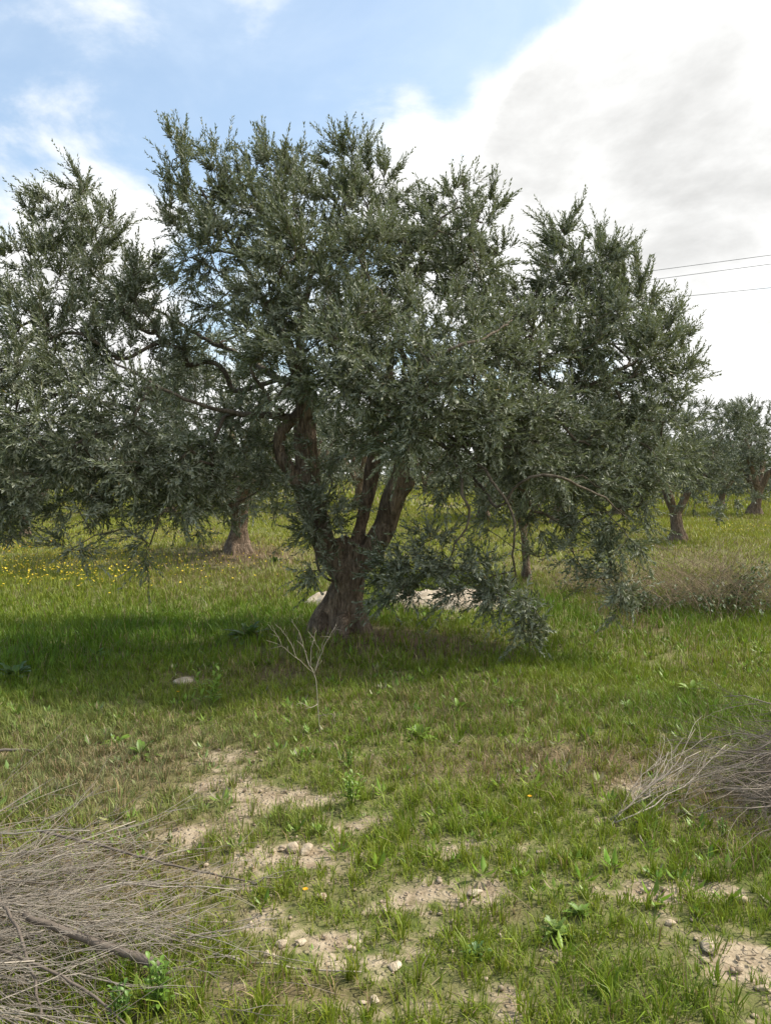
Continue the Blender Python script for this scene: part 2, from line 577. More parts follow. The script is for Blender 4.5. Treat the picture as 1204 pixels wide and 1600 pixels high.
# ------------------------------------------------------------------ branches and leaves of olives
class Skel:
    def __init__(self):
        self.p = []; self.par = []; self.rad = []; self.path = []; self.fix = []

    def add(self, p, par, rad=0.0, fix=False):
        self.p.append(np.asarray(p, float)); self.par.append(par); self.rad.append(rad); self.fix.append(fix)
        self.path.append(0.0 if par < 0 else self.path[par] + float(np.linalg.norm(self.p[-1] - self.p[par])))
        return len(self.p) - 1

    def chain(self, pts, rads, par=-1, step=0.10, rng=None, jit=0.0):
        """smooth polyline with fixed radii; returns the node ids"""
        pts = catmull(np.asarray(pts, float), step)
        r = np.interp(np.linspace(0, 1, len(pts)), np.linspace(0, 1, len(rads)), rads)
        ids = []
        for k, (q, rr) in enumerate(zip(pts, r)):
            if rng is not None and jit and 0 < k < len(pts) - 1:
                q = q + rng.normal(0, jit, 3)
            par = self.add(q, par, rr, True); ids.append(par)
        return ids

    def near(self, p, bf=0.3, lo=0):
        P = np.array(self.p[lo:]); d = np.linalg.norm(P - p, axis=1)
        return lo + int(np.argmin(d + bf * np.array(self.path[lo:])))

    def grow(self, target, start, rng, up=0.15, step=0.12, jit=0.03):
        a = self.p[start]; d = np.linalg.norm(target - a)
        pp = self.par[start]
        tdir = unit(a - self.p[pp]) if pp >= 0 else np.array((0, 0, 1.0))
        c1 = a + tdir * 0.32 * d + np.array((0, 0, up * d)) + rng.normal(0, 0.10 * d, 3)
        n = max(2, int(d / step))
        ids = []
        cur = start
        for i in range(1, n + 1):
            t = i / n
            q = (1 - t) ** 2 * a + 2 * t * (1 - t) * c1 + t * t * target
            if i < n:
                q = q + rng.normal(0, jit, 3)
            cur = self.add(q, cur); ids.append(cur)
        return ids


def catmull(P, step):
    out = []
    n = len(P)
    for i in range(n - 1):
        p0 = P[max(i - 1, 0)]; p1 = P[i]; p2 = P[i + 1]; p3 = P[min(i + 2, n - 1)]
        k = max(1, int(np.linalg.norm(p2 - p1) / step))
        for j in range(k):
            t = j / k
            out.append(0.5 * ((2 * p1) + (-p0 + p2) * t + (2 * p0 - 5 * p1 + 4 * p2 - p3) * t * t + (-p0 + 3 * p1 - 3 * p2 + p3) * t ** 3))
    out.append(P[-1])
    return np.array(out)


def grow_clumps(sk, clumps, rng, subs=12, lo=0, bf=0.3):
    """clumps: (centre, radius, up, density). returns shoot bases / directions"""
    sb, sd, sl = [], [], []
    order = sorted(range(len(clumps)), key=lambda i: np.linalg.norm(clumps[i][0] - sk.p[0]))
    for ci in order:
        c, r, up, dens = clumps[ci]
        s = sk.near(c, bf, lo)
        ids = sk.grow(c, s, rng)
        pool = ids[-max(3, len(ids) // 2):]
        sweep = rng.normal(0, .17, 3)
        n = max(3, int(subs * dens * (r / 0.45) ** 2))
        for k in range(n):
            v = unit(rng.normal(0, 1, 3)); q = c + v * r * (0.35 + 0.6 * rng.random() ** 0.6) * np.array((1, 1, 0.9))
            P = np.array([sk.p[i] for i in pool])
            st = pool[int(np.argmin(np.linalg.norm(P - q, axis=1)))]
            new = sk.grow(q, st, rng, up=0.1, step=0.09, jit=0.012)
            pool.extend(new[:-1])
            m = rng.integers(9, 13)
            for _ in range(m):
                i = new[rng.integers(0, len(new))] if rng.random() < 0.75 else new[-1]
                b = sk.p[i]
                tang = unit(b - sk.p[sk.par[i]])
                out = unit(b - c + 1e-6)
                d = 0.45 * tang + 0.50 * out + sweep + np.array((-.10, 0, up * .95)) + rng.normal(0, 0.33 if up > .3 else 0.62, 3)
                sb.append(b); sd.append(unit(d)); sl.append(.07 + 0.26 * rng.random() ** 1.5)
    return np.array(sb), np.array(sd), np.array(sl)


def leaf_mesh(name, sb, sd, sl, mat, rng, llen=0.061, lwid=0.0135, gap=0.0235, up=0.0, wind=(0, 0, 0)):
    """opposite pairs of narrow leaves along every shoot"""
    S = len(sb)
    K = int(round(0.36 / gap / 1.0))
    t = (np.arange(K) + 0.5) / K
    use = (t[None, :] * 0.36 < sl[:, None] + 0.02)
    bend = rng.normal(0, 0.10, (S, 3)) + np.array((0, 0, up)) + np.asarray(wind)
    s = t[None, :] * 0.36
    pos = sb[:, None, :] + sd[:, None, :] * s[..., None] + bend[:, None, :] * (s ** 2)[..., None] * 3.0
    tan = unit(sd[:, None, :] + bend[:, None, :] * s[..., None] * 6.0)
    ref = unit(rng.normal(0, 1, (S, 1, 3)))
    u = unit(np.cross(tan, np.broadcast_to(ref, tan.shape))); v = np.cross(tan, u)
    V = []; A = []
    for side in (0, 1):
        phi = (np.arange(K) % 2)[None, :] * (math.pi / 2) + side * math.pi + rng.normal(0, 0.35, (S, K))
        perp = u * np.cos(phi)[..., None] + v * np.sin(phi)[..., None]
        a = rng.normal(0.66, 0.24, (S, K))
        frac = s / np.maximum(sl[:, None], 0.05)
        a = a * (1 - 0.45 * np.clip(frac, 0, 1))
        d = unit(tan * np.cos(a)[..., None] + perp * np.sin(a)[..., None] + rng.normal(0, 0.10, (S, K, 3)))
        nrm = unit(tan - d * np.sum(tan * d, -1, keepdims=True) + rng.normal(0, 0.25, (S, K, 3)))
        w = unit(np.cross(d, nrm)); nrm = np.cross(w, d)
        L = llen * (0.62 + 0.6 * rng.random((S, K))) * (1 - 0.35 * np.clip(frac, 0, 1) ** 3)
        W = lwid * (0.8 + 0.4 * rng.random((S, K)))
        keep = use & (rng.random((S, K)) < 0.93)
        p = pos[keep]; d = d[keep]; w = w[keep]; nr = nrm[keep]; L = L[keep][:, None]; W = W[keep][:, None]
        mid = p + d * L * 0.48
        V.append(np.stack([p, mid + w * W * 0.5 + nr * W * 0.18, p + d * L - nr * L * 0.10, mid - w * W * 0.5 + nr * W * 0.18], 1))
        tin = np.clip(rng.beta(2, 2.4, len(p)) + rng.normal(0, 0.03, len(p)), 0, 0.95)
        tin[rng.random(len(p)) < 0.012] = 1.0
        A.append(np.repeat(tin, 4))
    V = np.concatenate(V).reshape(-1, 3); A = np.concatenate(A)
    n = len(V) // 4
    b = np.arange(n)[:, None] * 4
    # upper face along +normal
    f = np.concatenate([b + np.array((0, 2, 1)), b + np.array((0, 3, 2))])
    return make_mesh(name, V, [f], mat, {'tint': A})


def finish_skel(sk, tip=0.0028, ex=2.35):
    n = len(sk.p)
    acc = np.zeros(n); kids = [[] for _ in range(n)]
    for i in range(n):
        if sk.par[i] >= 0:
            kids[sk.par[i]].append(i)
    rad = np.zeros(n)
    for i in range(n - 1, -1, -1):
        r = max(tip, acc[i] ** (1 / ex))
        if sk.fix[i]:
            r = sk.rad[i]
            rad[i] = r
        else:
            rad[i] = r
        if sk.par[i] >= 0:
            acc[sk.par[i]] += r ** ex * 0.985
    return rad, kids


def branch_parts(sk, root, mat_b, mat_t, rng, skip=(), big=0.016, sides_big=8, maxparts=40):
    """split into chains: thick ones are parts called branch, thin ones joined as twigs"""
    rad, kids = finish_skel(sk)
    skip = set(skip)
    tw = MB(); parts = []
    starts = [(-1, 0)]
    seen = 0
    stack = [0]
    while stack:
        s = stack.pop()
        ch = [s]
        if sk.par[s] >= 0:
            ch.insert(0, sk.par[s])
        cur = s
        while kids[cur]:
            ks = sorted(kids[cur], key=lambda i: (-(i in skip), -rad[i]))
            nxt = ks[0]
            stack.extend(ks[1:])
            ch.append(nxt); cur = nxt
        if s in skip:
            # the remeshed trunk already carries this stretch
            k = 0
            while k < len(ch) and (ch[k] in skip or sk.par[s] == ch[k]):
                k += 1
            ch = ch[max(0, k - 2):]
        if len(ch) < 2:
            continue
        P = np.array([sk.p[i] for i in ch]); R = np.array([rad[i] for i in ch])
        if ch[0] == sk.par[s] and not (s in skip):
            R[0] = min(R[0], R[1] * 1.25)
        R = np.minimum.accumulate(R * 1.0)
        R[-1] *= 0.6
        if R[0] >= big and len(P) > 3:
            parts.append((R[0], P, R))
        else:
            tw.tube(P, R, 3 if R[0] < 0.006 else 4, rng.random(), cap=False)
    parts.sort(key=lambda t: -t[0])
    for r0, P, R in parts[maxparts:]:
        tw.tube(P, R, 5, rng.random(), cap=False)
    for r0, P, R in parts[:maxparts]:
        m = MB(); m.tube(catmull(P, 0.06), np.interp(np.linspace(0, 1, len(catmull(P, 0.06))), np.linspace(0, 1, len(R)), R), sides_big, 0.5)
        obj('branch', m.mesh('branch', mat_b, smooth=True), root)
    t = obj('twigs', tw.mesh('twigs', mat_t), root)
    t['kind'] = 'stuff'
    return t


def trunk_mesh(name, tubes, mat, voxel=0.014, gnarl=0.016, seed=3, dents=()):
    """overlapping tubes fused by a voxel remesh, then roughened"""
    m = MB()
    for P, R in tubes:
        Q = catmull(np.asarray(P, float), 0.03)
        m.tube(Q, np.interp(np.linspace(0, 1, len(Q)), np.linspace(0, 1, len(R)), R), 20, 0.5)
    me = m.mesh(name + '_raw', None)
    o = bpy.data.objects.new('tmp', me); COL.objects.link(o)
    md = o.modifiers.new('r', 'REMESH'); md.mode = 'VOXEL'; md.voxel_size = voxel; md.use_smooth_shade = True
    s = o.modifiers.new('s', 'SMOOTH'); s.factor = 0.6; s.iterations = 4
    dg = bpy.context.evaluated_depsgraph_get()
    ev = o.evaluated_get(dg)
    res = bpy.data.meshes.new_from_object(ev)
    bpy.data.objects.remove(o); bpy.data.meshes.remove(me)
    res.name = name
    n = len(res.vertices)
    co = np.empty(n * 3, np.float32); no = np.empty(n * 3, np.float32)
    res.vertices.foreach_get('co', co); res.vertices.foreach_get('normal', no)
    co = co.reshape(-1, 3).astype(float); no = no.reshape(-1, 3)
    q = co * np.array((1, 1, 0.33))
    ridge = 1 - np.abs(noise3(q, 15, seed))          # long bark ridges
    d = gnarl * (1.5 * noise3(co, 5.5, seed + 7) + 1.1 * noise3(q, 11, seed + 20) + 0.9 * (ridge - 0.6)) 
    for c, rx, rz, dep in dents:      # hollows (positive) and burls (negative)
        e = ((co - c) / np.array((rx, rx * 1.6, rz))); d = d - dep * np.exp(-np.sum(e * e, 1))
    co = co + no * d[:, None]
    res.vertices.foreach_set('co', co.astype(np.float32).ravel())
    res.materials.clear(); res.materials.append(mat)
    res.polygons.foreach_set('use_smooth', np.ones(len(res.polygons), bool))
    res.update()
    return res


# ------------------------------------------------------------------ the big olive
def build_main_tree():
    rng = np.random.default_rng(12)
    base = np.array((TX, TY, float(height(TX, TY)) - 0.03))
    root = thing('olive_tree', 'large old olive tree with gnarled forked trunk and silvery crown in the centre', 'tree', base)
    D = TY

    def L(px, py, dy=0.0):
        return at(px, py, D + dy) - base

    def ln(lst):
        return [L(*p) for p in lst]
    trunk = (ln([(516, 1022, 0), (522, 985, 0), (534, 950, 0), (543, 920, 0), (550, 885, 0), (560, 850, 0)]), [.27, .23, .18, .155, .18, .14])
    roots = [
        (ln([(536, 955, 0), (512, 978, -.05), (488, 1005, -.10), (470, 1030, -.14)]), [.13, .13, .11, .05]),
        (ln([(548, 950, 0), (565, 985, -.05), (590, 1015, -.1)]), [.12, .10, .05]),
        (ln([(538, 955, 0), (536, 985, -.2), (530, 1020, -.34)]), [.13, .12, .06]),
        (ln([(545, 960, .1), (560, 990, .25), (570, 1010, .35)]), [.13, .12, .06]),
        (ln([(552, 930, -.06), (556, 960, -.10), (556, 1010, -.14)]), [.06, .065, .06]),
    ]
    left = (ln([(540, 900, 0), (514, 862, .03), (494, 810, .05), (482, 765, .05), (478, 715, .03), (477, 660, 0), (472, 610, -.05), (462, 560, -.08)]),
            [.12, .11, .10, .10, .09, .09, .085, .06])
    loop = (ln([(480, 765, .05), (455, 738, 0), (436, 708, -.03), (437, 680, -.03), (455, 655, -.02), (477, 637, 0)]), [.07, .06, .055, .05, .05, .05])
    stub = (ln([(545, 880, -.02), (533, 858, -.05), (529, 843, -.06)]), [.10, .085, .075])
    mid = (ln([(556, 865, .04), (566, 815, .05), (573, 772, .08), (584, 715, .10), (598, 650, .14), (606, 590, .2)]), [.075, .062, .058, .055, .052, .042])
    right = (ln([(560, 890, 0), (586, 850, -.04), (606, 805, -.08), (620, 757, -.10), (629, 722, -.08), (632, 690, -.05), (640, 640, .05)]),
             [.115, .105, .10, .10, .085, .06, .045])
    knob = (ln([(622, 772, -.10), (637, 757, -.14), (645, 750, -.15)]), [.06, .052, .035])
    tubes = [trunk] + roots + [left, loop, stub, mid, right, knob]
    me = trunk_mesh('trunk', tubes, M_BARK, 0.0115, 0.026, 3, [(L(553, 985, -.22), .05, .16, .10), (L(536, 935, -.2), .04, .12, .035), (L(528, 905, -.2), .07, .06, -.05), (L(600, 850, -.12), .05, .07, -.03), (L(514, 965, -.2), .04, .14, .03), (L(565, 890, -.2), .03, .14, .03)])
    obj('trunk', me, root)

    sk = Skel()
    r0 = sk.add(L(540, 960), -1, 0.2, True)
    tr = sk.chain(trunk[0][3:], [.16, .16, .13], r0)
    skip = [r0] + tr
    limbs = {}
    for nm, (P, R) in (('left', left), ('mid', mid), ('right', right)):
        ids = sk.chain(P, [x * 0.9 for x in R], tr[-2]); limbs[nm] = ids; skip += ids
    # big visible branches
    lo_free = len(sk.p)
    vis = [
        (limbs['left'], [(476, 655, 0), (440, 650, -.1), (395, 648, -.2), (345, 642, -.35), (305, 628, -.5), (240, 600, -.6), (170, 560, -.6)], [.055, .045, .042, .038, .032, .026, .02]),
        (limbs['left'], [(466, 580, -.05), (440, 520, .1), (400, 450, .2), (350, 360, .3), (310, 290, .3)], [.06, .05, .04, .03, .018]),
        (limbs['left'], [(466, 580, -.05), (470, 510, .2), (490, 420, .5), (520, 330, .7), (545, 260, .8)], [.06, .05, .04, .028, .016]),
        (limbs['left'], [(470, 620, 0), (380, 560, .9), (270, 500, 1.4), (170, 440, 1.5), (110, 360, 1.3)], [.05, .045, .035, .028, .016]),
        (limbs['mid'], [(604, 600, .2), (620, 520, .3), (650, 430, .4), (690, 340, .4)], [.045, .04, .032, .02]),
        (limbs['mid'], [(590, 680, .12), (640, 620, -.6), (655, 575, -1.25), (690, 550, -1.35), (745, 533, -1.3), (800, 500, -.7)], [.04, .036, .032, .028, .024, .018]),
        (limbs['right'], [(640, 640, .05), (720, 590, .3), (810, 540, .6), (890, 450, .7), (915, 370, .7)], [.05, .045, .04, .03, .018]),
        (limbs['right'], [(626, 690, -.02), (700, 650, -.1), (800, 630, -.1), (900, 610, 0), (1000, 560, .1), (1060, 510, .2)], [.05, .046, .04, .034, .026, .016]),
        (limbs['right'], [(630, 672, 0), (690, 690, -.6), (716, 735, -1.05), (719, 771, -1.12), (732, 797, -1.15), (727, 827, -1.15), (711, 850, -1.1), (700, 880, -.9)],
         [.036, .034, .030, .030, .032, .03, .02, .014]),
        (limbs['right'], [(632, 665, 0), (700, 680, -.6), (755, 735, -1.15), (776, 763, -1.22), (794, 784, -1.25), (804, 817, -1.25), (799, 855, -1.2), (806, 900, -.95)],
         [.034, .03, .026, .025, .024, .022, .018, .012]),
        (limbs['right'], [(632, 660, 0), (720, 720, -.5), (775, 790, -1.1), (801, 765, -1.2), (826, 746, -1.3), (848, 741, -1.35), (876, 748, -1.35), (930, 770, -1.1), (980, 810, -.9)],
         [.034, .03, .027, .027, .027, .026, .024, .018, .012]),
    ]
    for ids, pts, rr in vis:
        P = ln(pts)
        # start from the closest node of that limb
        st = min(ids, key=lambda i: np.linalg.norm(sk.p[i] - P[0]))
        sk.chain([sk.p[st]] + P[1:], [q * (.85 - .40 * min(1, k / 3)) for k, q in enumerate(rr)], st, step=0.09, rng=rng, jit=0.008)
    C = []
    for c in CLUMPS:
        px, py, r, dy = c[:4]
        if px > 960:
            px = px - (px - 960) * .25
        up = c[4] if len(c) > 4 else 0.45
        dn = c[5] if len(c) > 5 else 1.0
        if py < 520:
            r = r - (.06 if px < 830 else .0)
        elif py > 740:
            up = up * .5 + .08
        if py < 560:
            py = py + (560 - py) * .015
        C.append((L(px, py, dy), r, up, dn))
    sb, sd, sl = grow_clumps(sk, C, rng, subs=24, lo=lo_free)
    S2 = [(L(c[0], c[1], c[3]), c[2], c[4], c[5]) for c in SUCKERS]
    s1 = grow_clumps(sk, S2, rng, subs=16, lo=len(tr) + 1)
    sb, sd, sl = np.concatenate([sb, s1[0]]), np.concatenate([sd, s1[1]]), np.concatenate([sl, s1[2]])
    crown = obj('crown', leaf_mesh('crown', sb, sd, sl, M_LEAF, rng, up=0.02, wind=(-0.05, 0, 0)), root)
    tag(crown, 'silvery grey-green crown of narrow olive leaves', kind='stuff')
    # stems of the shoots
    tw = MB()
    branch_parts(sk, root, M_BARK_SMALL, M_TWIG, rng, skip, 0.013, 8, 45)
    n = len(sb)
    e = sb + sd * sl[:, None]
    side = unit(np.cross(sd, rng.normal(0, 1, (n, 3)))); s2 = np.cross(sd, side)
    w = 0.0017
    V = np.stack([sb + side * w, sb - side * w * .5 + s2 * w, sb - side * w * .5 - s2 * w, e], 1).reshape(-1, 3)
    b = np.arange(n)[:, None] * 4
    f = np.concatenate([b + np.array((0, 1, 3)), b + np.array((1, 2, 3)), b + np.array((2, 0, 3))])
    st = obj('shoots', make_mesh('shoots', V, [f], M_TWIG, {'tint': np.full(len(V), .7)}), root)
    st['kind'] = 'stuff'
    return root


# clumps of the crown: photograph position, radius in metres, distance before (-) or behind (+) the trunk, lift, density
CLUMPS = [
    # left part of the crown
    (95, 320, .40, .9, .7), (120, 400, .48, .9, .6), (50, 410, .45, .6, .6), (172, 345, .24, .9, .7), (170, 450, .48, .6), (20, 520, .5, .1), (100, 520, .5, 0),
    (-60, 480, .5, .5), (-80, 620, .55, -.3), (30, 620, .48, -.6, .2), (120, 620, .48, -.5, .2), (200, 560, .45, .2), (210, 650, .45, -.8, .0), (60, 690, .42, -1.0, -.1),
    (140, 710, .40, -.9, -.2), (-30, 740, .45, -.9, -.2), (240, 730, .42, -.9, -.2), (310, 720, .38, -.7, -.1), (330, 770, .30, -.5, -.4), (270, 800, .28, -.9, -.5, .8),
    (40, 775, .30, -1.0, -.5, .8), (125, 800, .22, -1.1, -.7, .7), (110, 860, .15, -1.1, -.9, .7), (235, 850, .18, -1.0, -.8, .7), (395, 720, .34, .2, .1), 
    (10, 830, .2, -.9, -.7, .6), (250, 455, .34, .8), (240, 520, .40, .6, .4, .7), (300, 570, .32, .4, .2, .6),
    (150, 360, .34, .6, .6), (90, 450, .40, .4, .5), (200, 430, .30, .9, .5), (60, 350, .30, .8, .7), (130, 290, .24, .9, .8),
    (222, 420, .30, .3, .5), (215, 480, .32, .2, .4), (350, 790, .24, .6, -.2, .8), (415, 765, .24, .9, -.1, .8), (300, 785, .24, .2, -.2, .8),
    (830, 460, .32, .3, .5), (820, 510, .34, .0, .4),
    # tall top, left of centre
    (330, 250, .26, .6, .8), (400, 250, .26, .7, .8), (460, 240, .28, .8, .8), (520, 250, .28, .8, .8), (390, 320, .36, 0, .6), (460, 330, .38, -.1, .6), (540, 310, .38, .1, .6), (300, 400, .36, -.2, .5),
    (620, 380, .38, -.2, .5), (690, 360, .34, -.1, .6), (740, 400, .34, -.1, .5), (560, 400, .40, -.5, .5), (460, 400, .40, -.6, .5),
    (940, 410, .26, .5, .7), (1010, 480, .28, .2, .6), (1080, 590, .26, .2, .5), (930, 500, .34, -.1, .5), (1010, 560, .34, -.2, .4), (870, 420, .28, .5, .7),
    (270, 245, .30, .3, 1.0), (310, 300, .40, .3, .9), (278, 345, .36, .4, .7), (360, 290, .40, .5, .8), (345, 390, .48, .2), (430, 260, .36, .6, .9), (420, 350, .5, .3, .7),
    (490, 290, .42, .7, .8), (500, 390, .52, .3, .6), (555, 255, .36, .8, .9), (575, 340, .48, .6, .7), (598, 285, .32, .7, .8), (420, 450, .5, -.4), (500, 480, .52, -.6),
    (580, 440, .52, .2), (340, 470, .36, .2, .4, .8), (400, 530, .40, -.3, .3), (470, 560, .44, -.8), (550, 540, .48, -1.0), (620, 510, .48, -.6),
    (440, 610, .36, -.4, .2, .9), (540, 620, .40, -1.1, .1), (610, 600, .44, -1.2, .2), (380, 610, .30, .3, .2, .7),
    # centre right
    (668, 345, .32, .5, .8), (705, 295, .34, .5, .9), (650, 420, .48, .2, .6), (750, 345, .36, .5, .8), (720, 420, .48, .2, .6), (778, 395, .26, .6, .7), (775, 490, .42, .2),
    (700, 510, .46, -.6), (760, 560, .46, -.8, .3), (680, 600, .44, -1.2, .1), (830, 530, .44, -.2), (750, 650, .46, -1.0, .0), (650, 660, .38, -1.3, -.1), (820, 620, .46, -.6, .2),
    (700, 700, .30, -.9, -.2, .8), (790, 700, .36, -.9, -.1),
    # right arm of the crown
    (870, 360, .28, .8, .9), (915, 390, .36, .8, .8), (890, 460, .44, .6), (960, 460, .34, .6, .7), (995, 440, .28, .7, .8), (960, 540, .44, .3), (1030, 510, .34, .5, .7),
    (1070, 545, .30, .4, .6), (1045, 600, .36, .2, .4), (970, 620, .44, 0, .3), (895, 600, .46, -.2, .3), (1090, 500, .2, .5, .8), (1060, 660, .34, .1, .2), (900, 690, .44, -.4, .1),
    (980, 700, .40, -.2, .1), (860, 740, .32, -.8, -.2, .8), (930, 760, .34, -.6, -.2, .8), (1010, 770, .32, -.3, -.3, .8), (980, 830, .28, -.7, -.5, .8), 
    # low hanging sprays right of the trunk
    (835, 800, .26, -.5, -.2, .7), (890, 850, .24, -.4, -.2, .6), (840, 870, .2, .3, -.1, .7), (940, 860, .22, .2, -.2, .6), (790, 720, .26, .4, -.1, .8),
    (670, 845, .20, -.7, .3, 1.2), (650, 905, .20, -.7, .1, 1.3), (720, 915, .20, -.8, .0, 1.3), (780, 930, .20, -.85, .0, 1.3),
    (840, 960, .16, -.95, -.2, 1.2), (600, 900, .14, -.7, .1, 1.2), (960, 930, .2, -.5, .1, 1.1),
    (690, 760, .16, -.8, -.3, .6), (760, 800, .2, -.9, -.3, .5), (650, 870, .26, -.8, -.1, .9), (630, 920, .2, -.85, -.4, .9), (710, 890, .26, -.85, -.3, .9), (770, 900, .24, -.9, -.3, .9), (820, 945, .2, -.95, -.5, .9),
    (810, 985, .12, -1.0, -.7, .8), (960, 900, .26, -.6, -.2, .9),
    # low inner fringe
    (70, 745, .36, -.5, -.2), (175, 785, .30, -.7, -.4, .9), (-10, 790, .32, -.5, -.4, .9), (230, 780, .30, .2, -.3, .9), (100, 790, .26, .1, -.4, .8),
    (350, 740, .32, .9, -.1, .9), (440, 720, .3, 1.3, -.1, .9), (880, 800, .26, -.3, -.3, .8), (950, 800, .28, -.2, -.3, .8), 
      (1080, 720, .3, .4, -.2, .9), (700, 740, .24, .8, -.2, .8),
    (590, 700, .26, .9, -.1, .8), (430, 690, .3, .9, .0, .8), (350, 680, .34, .2, .0, .8), (840, 690, .36, -.9, -.1), (690, 640, .34, .5, .0, .8), (760, 735, .26, -.7, -.2, .8),
    (1040, 730, .34, -.2, -.2, .8), (180, 760, .3, -.5, -.3, .8), (290, 760, .3, -.2, -.3, .8), (20, 700, .4, -.2, -.1, .8), (-60, 800, .3, -.6, -.4, .8),
    # back of the crown
    (330, 350, .5, 1.6, .6, .65), (450, 340, .5, 1.8, .6, .65), (560, 400, .55, 1.7, .45, .65), (660, 400, .5, 1.6, .45, .65), (760, 450, .5, 1.5, .45, .65), (480, 470, .55, 1.6, .45, .65), (600, 520, .5, 1.5, .45, .65), (400, 500, .45, 1.5, .4, .7),
    (700, 560, .5, 1.4, .45, .65), (820, 560, .5, 1.3, .45, .65), (520, 600, .42, 1.3, .3, .8), (620, 640, .42, 1.1, .2, .8), (900, 540, .45, 1.3, .45, .65), (760, 660, .42, 1.0, .1, .65), (850, 680, .42, 1.0, .1, .65),
    (140, 480, .45, 1.5, .45, .65), (940, 650, .4, .9, .45, .65), (60, 600, .45, 1.0, .45, .65),
]
SUCKERS = [(505, 790, .22, -.3, .3, 1.8), (492, 845, .22, -.32, .1, 1.9), (498, 890, .15, -.34, -.1, 1.6), (478, 825, .16, -.3, .1, 1.6), (455, 770, .18, -.25, .2, 1.2),
           (515, 745, .20, -.35, .4, 1.4), (555, 690, .24, -.6, .2, 1.0), (520, 690, .20, -.3, .4, 1.2), (600, 660, .24, -.5, .3, .9), (512, 830, .16, -.3, .3, 1.6), (525, 790, .14, -.3, .5, 1.4),
           (610, 885, .16, -.5, .1, 1.4), (600, 925, .12, -.5, .0, 1.2)]
build_main_tree()


# ------------------------------------------------------------------ olives farther back
def make_far_tree(seed, H=4.6, R=2.4, trunk_h=1.0, r0=0.24, nclump=46, lean=0.1, subs=7, leaf=0.085, trunk_clear=0.9):
    """returns (trunk mesh, branch data, crown mesh ...) in local coordinates, foot at the origin"""
    rng = np.random.default_rng(seed)
    a0 = rng.random() * 6.28
    lx, ly = math.cos(a0) * lean, math.sin(a0) * lean
    P = [(0, 0, -.12), (lx * .2, ly * .2, .22), (lx * .6, ly * .6, trunk_h * .6), (lx, ly, trunk_h)]
    tubes = [(P, [r0 * 1.75, r0 * 1.15, r0 * .85, r0 * .9])]
    for k in range(5):
        a = k * 1.256 + rng.random() * .6
        tubes.append(([(0, 0, .38), (math.cos(a) * r0 * 1.1, math.sin(a) * r0 * 1.1, .1), (math.cos(a) * r0 * 1.9, math.sin(a) * r0 * 1.9, -.12)], [r0 * .55, r0 * .5, r0 * .25]))
    sk = Skel()
    tr = sk.chain(P[1:], [r0, r0 * .8, r0 * .8], -1)
    skip = list(tr)
    nl = 3 + seed % 2
    for k in range(nl):
        a = a0 + k * 6.28 / nl + rng.normal(0, .25)
        h1 = trunk_h + (H - trunk_h) * .28; h2 = trunk_h + (H - trunk_h) * .55
        c, s_ = math.cos(a), math.sin(a)
        Q = [(lx, ly, trunk_h * .9), (lx + c * R * .16, ly + s_ * R * .16, trunk_h + (h1 - trunk_h) * .6), (lx + c * R * .32, ly + s_ * R * .32, h1), (lx + c * R * .52, ly + s_ * R * .52, h2)]
        Q = [np.array(q) + rng.normal(0, .04, 3) * (i > 0) for i, q in enumerate(Q)]
        rr = [r0 * .62, r0 * .5, r0 * .42, r0 * .26]
        tubes.append((Q, rr)); ids = sk.chain(Q, rr, tr[-1]); skip += ids
    C = []
    zc = (H + trunk_clear) / 2 + .10; rz = (H - trunk_clear) / 2
    for k in range(nclump):
        v = unit(rng.normal(0, 1, 3)); rr = rng.random() ** .4
        c = np.array((v[0] * R * rr * .86, v[1] * R * rr * .86, zc + v[2] * rz * rr * .88))
        up = .6 if c[2] > zc else (.2 if c[2] > trunk_clear + .6 else -.35)
        C.append((c, .36 + .22 * rng.random(), up, 1.0))
    for k in range(11):     # low skirt
        a = k * .571 + rng.normal(0, .2); q = R * (.42 + .45 * rng.random())
        C.append((np.array((math.cos(a) * q, math.sin(a) * q, trunk_clear + .45 + .3 * rng.random())), .34, -.25, .9))
    sb, sd, sl = grow_clumps(sk, C, rng, subs=subs)
    tm = trunk_mesh('trunk', tubes, M_BARK, 0.028, 0.02, seed)
    cm = leaf_mesh('crown', sb, sd, sl, M_LEAF_FAR, rng, llen=leaf, lwid=leaf * .26, gap=0.036, up=.02)
    return tm, cm, sk, skip, rng


PROTO = {}


def far_tree(kind, loc, label, rz=0.0, scale=1.0, args=None):
    root = thing('olive_tree', label, 'tree', loc, rz, 'olive trees standing behind the big olive')
    root.scale = (scale, scale, scale)
    if kind not in PROTO:
        tm, cm, sk, skip, rng = make_far_tree(**args)
        obj('trunk', tm, root)
        tag(obj('crown', cm, root), kind='stuff')
        branch_parts(sk, root, M_BARK_SMALL, M_TWIG, rng, skip, 0.02, 6, 14)
        PROTO[kind] = root
    else:
        for ch in list(PROTO[kind].children):
            c = ch.copy(); COL.objects.link(c); c.parent = root
    return root


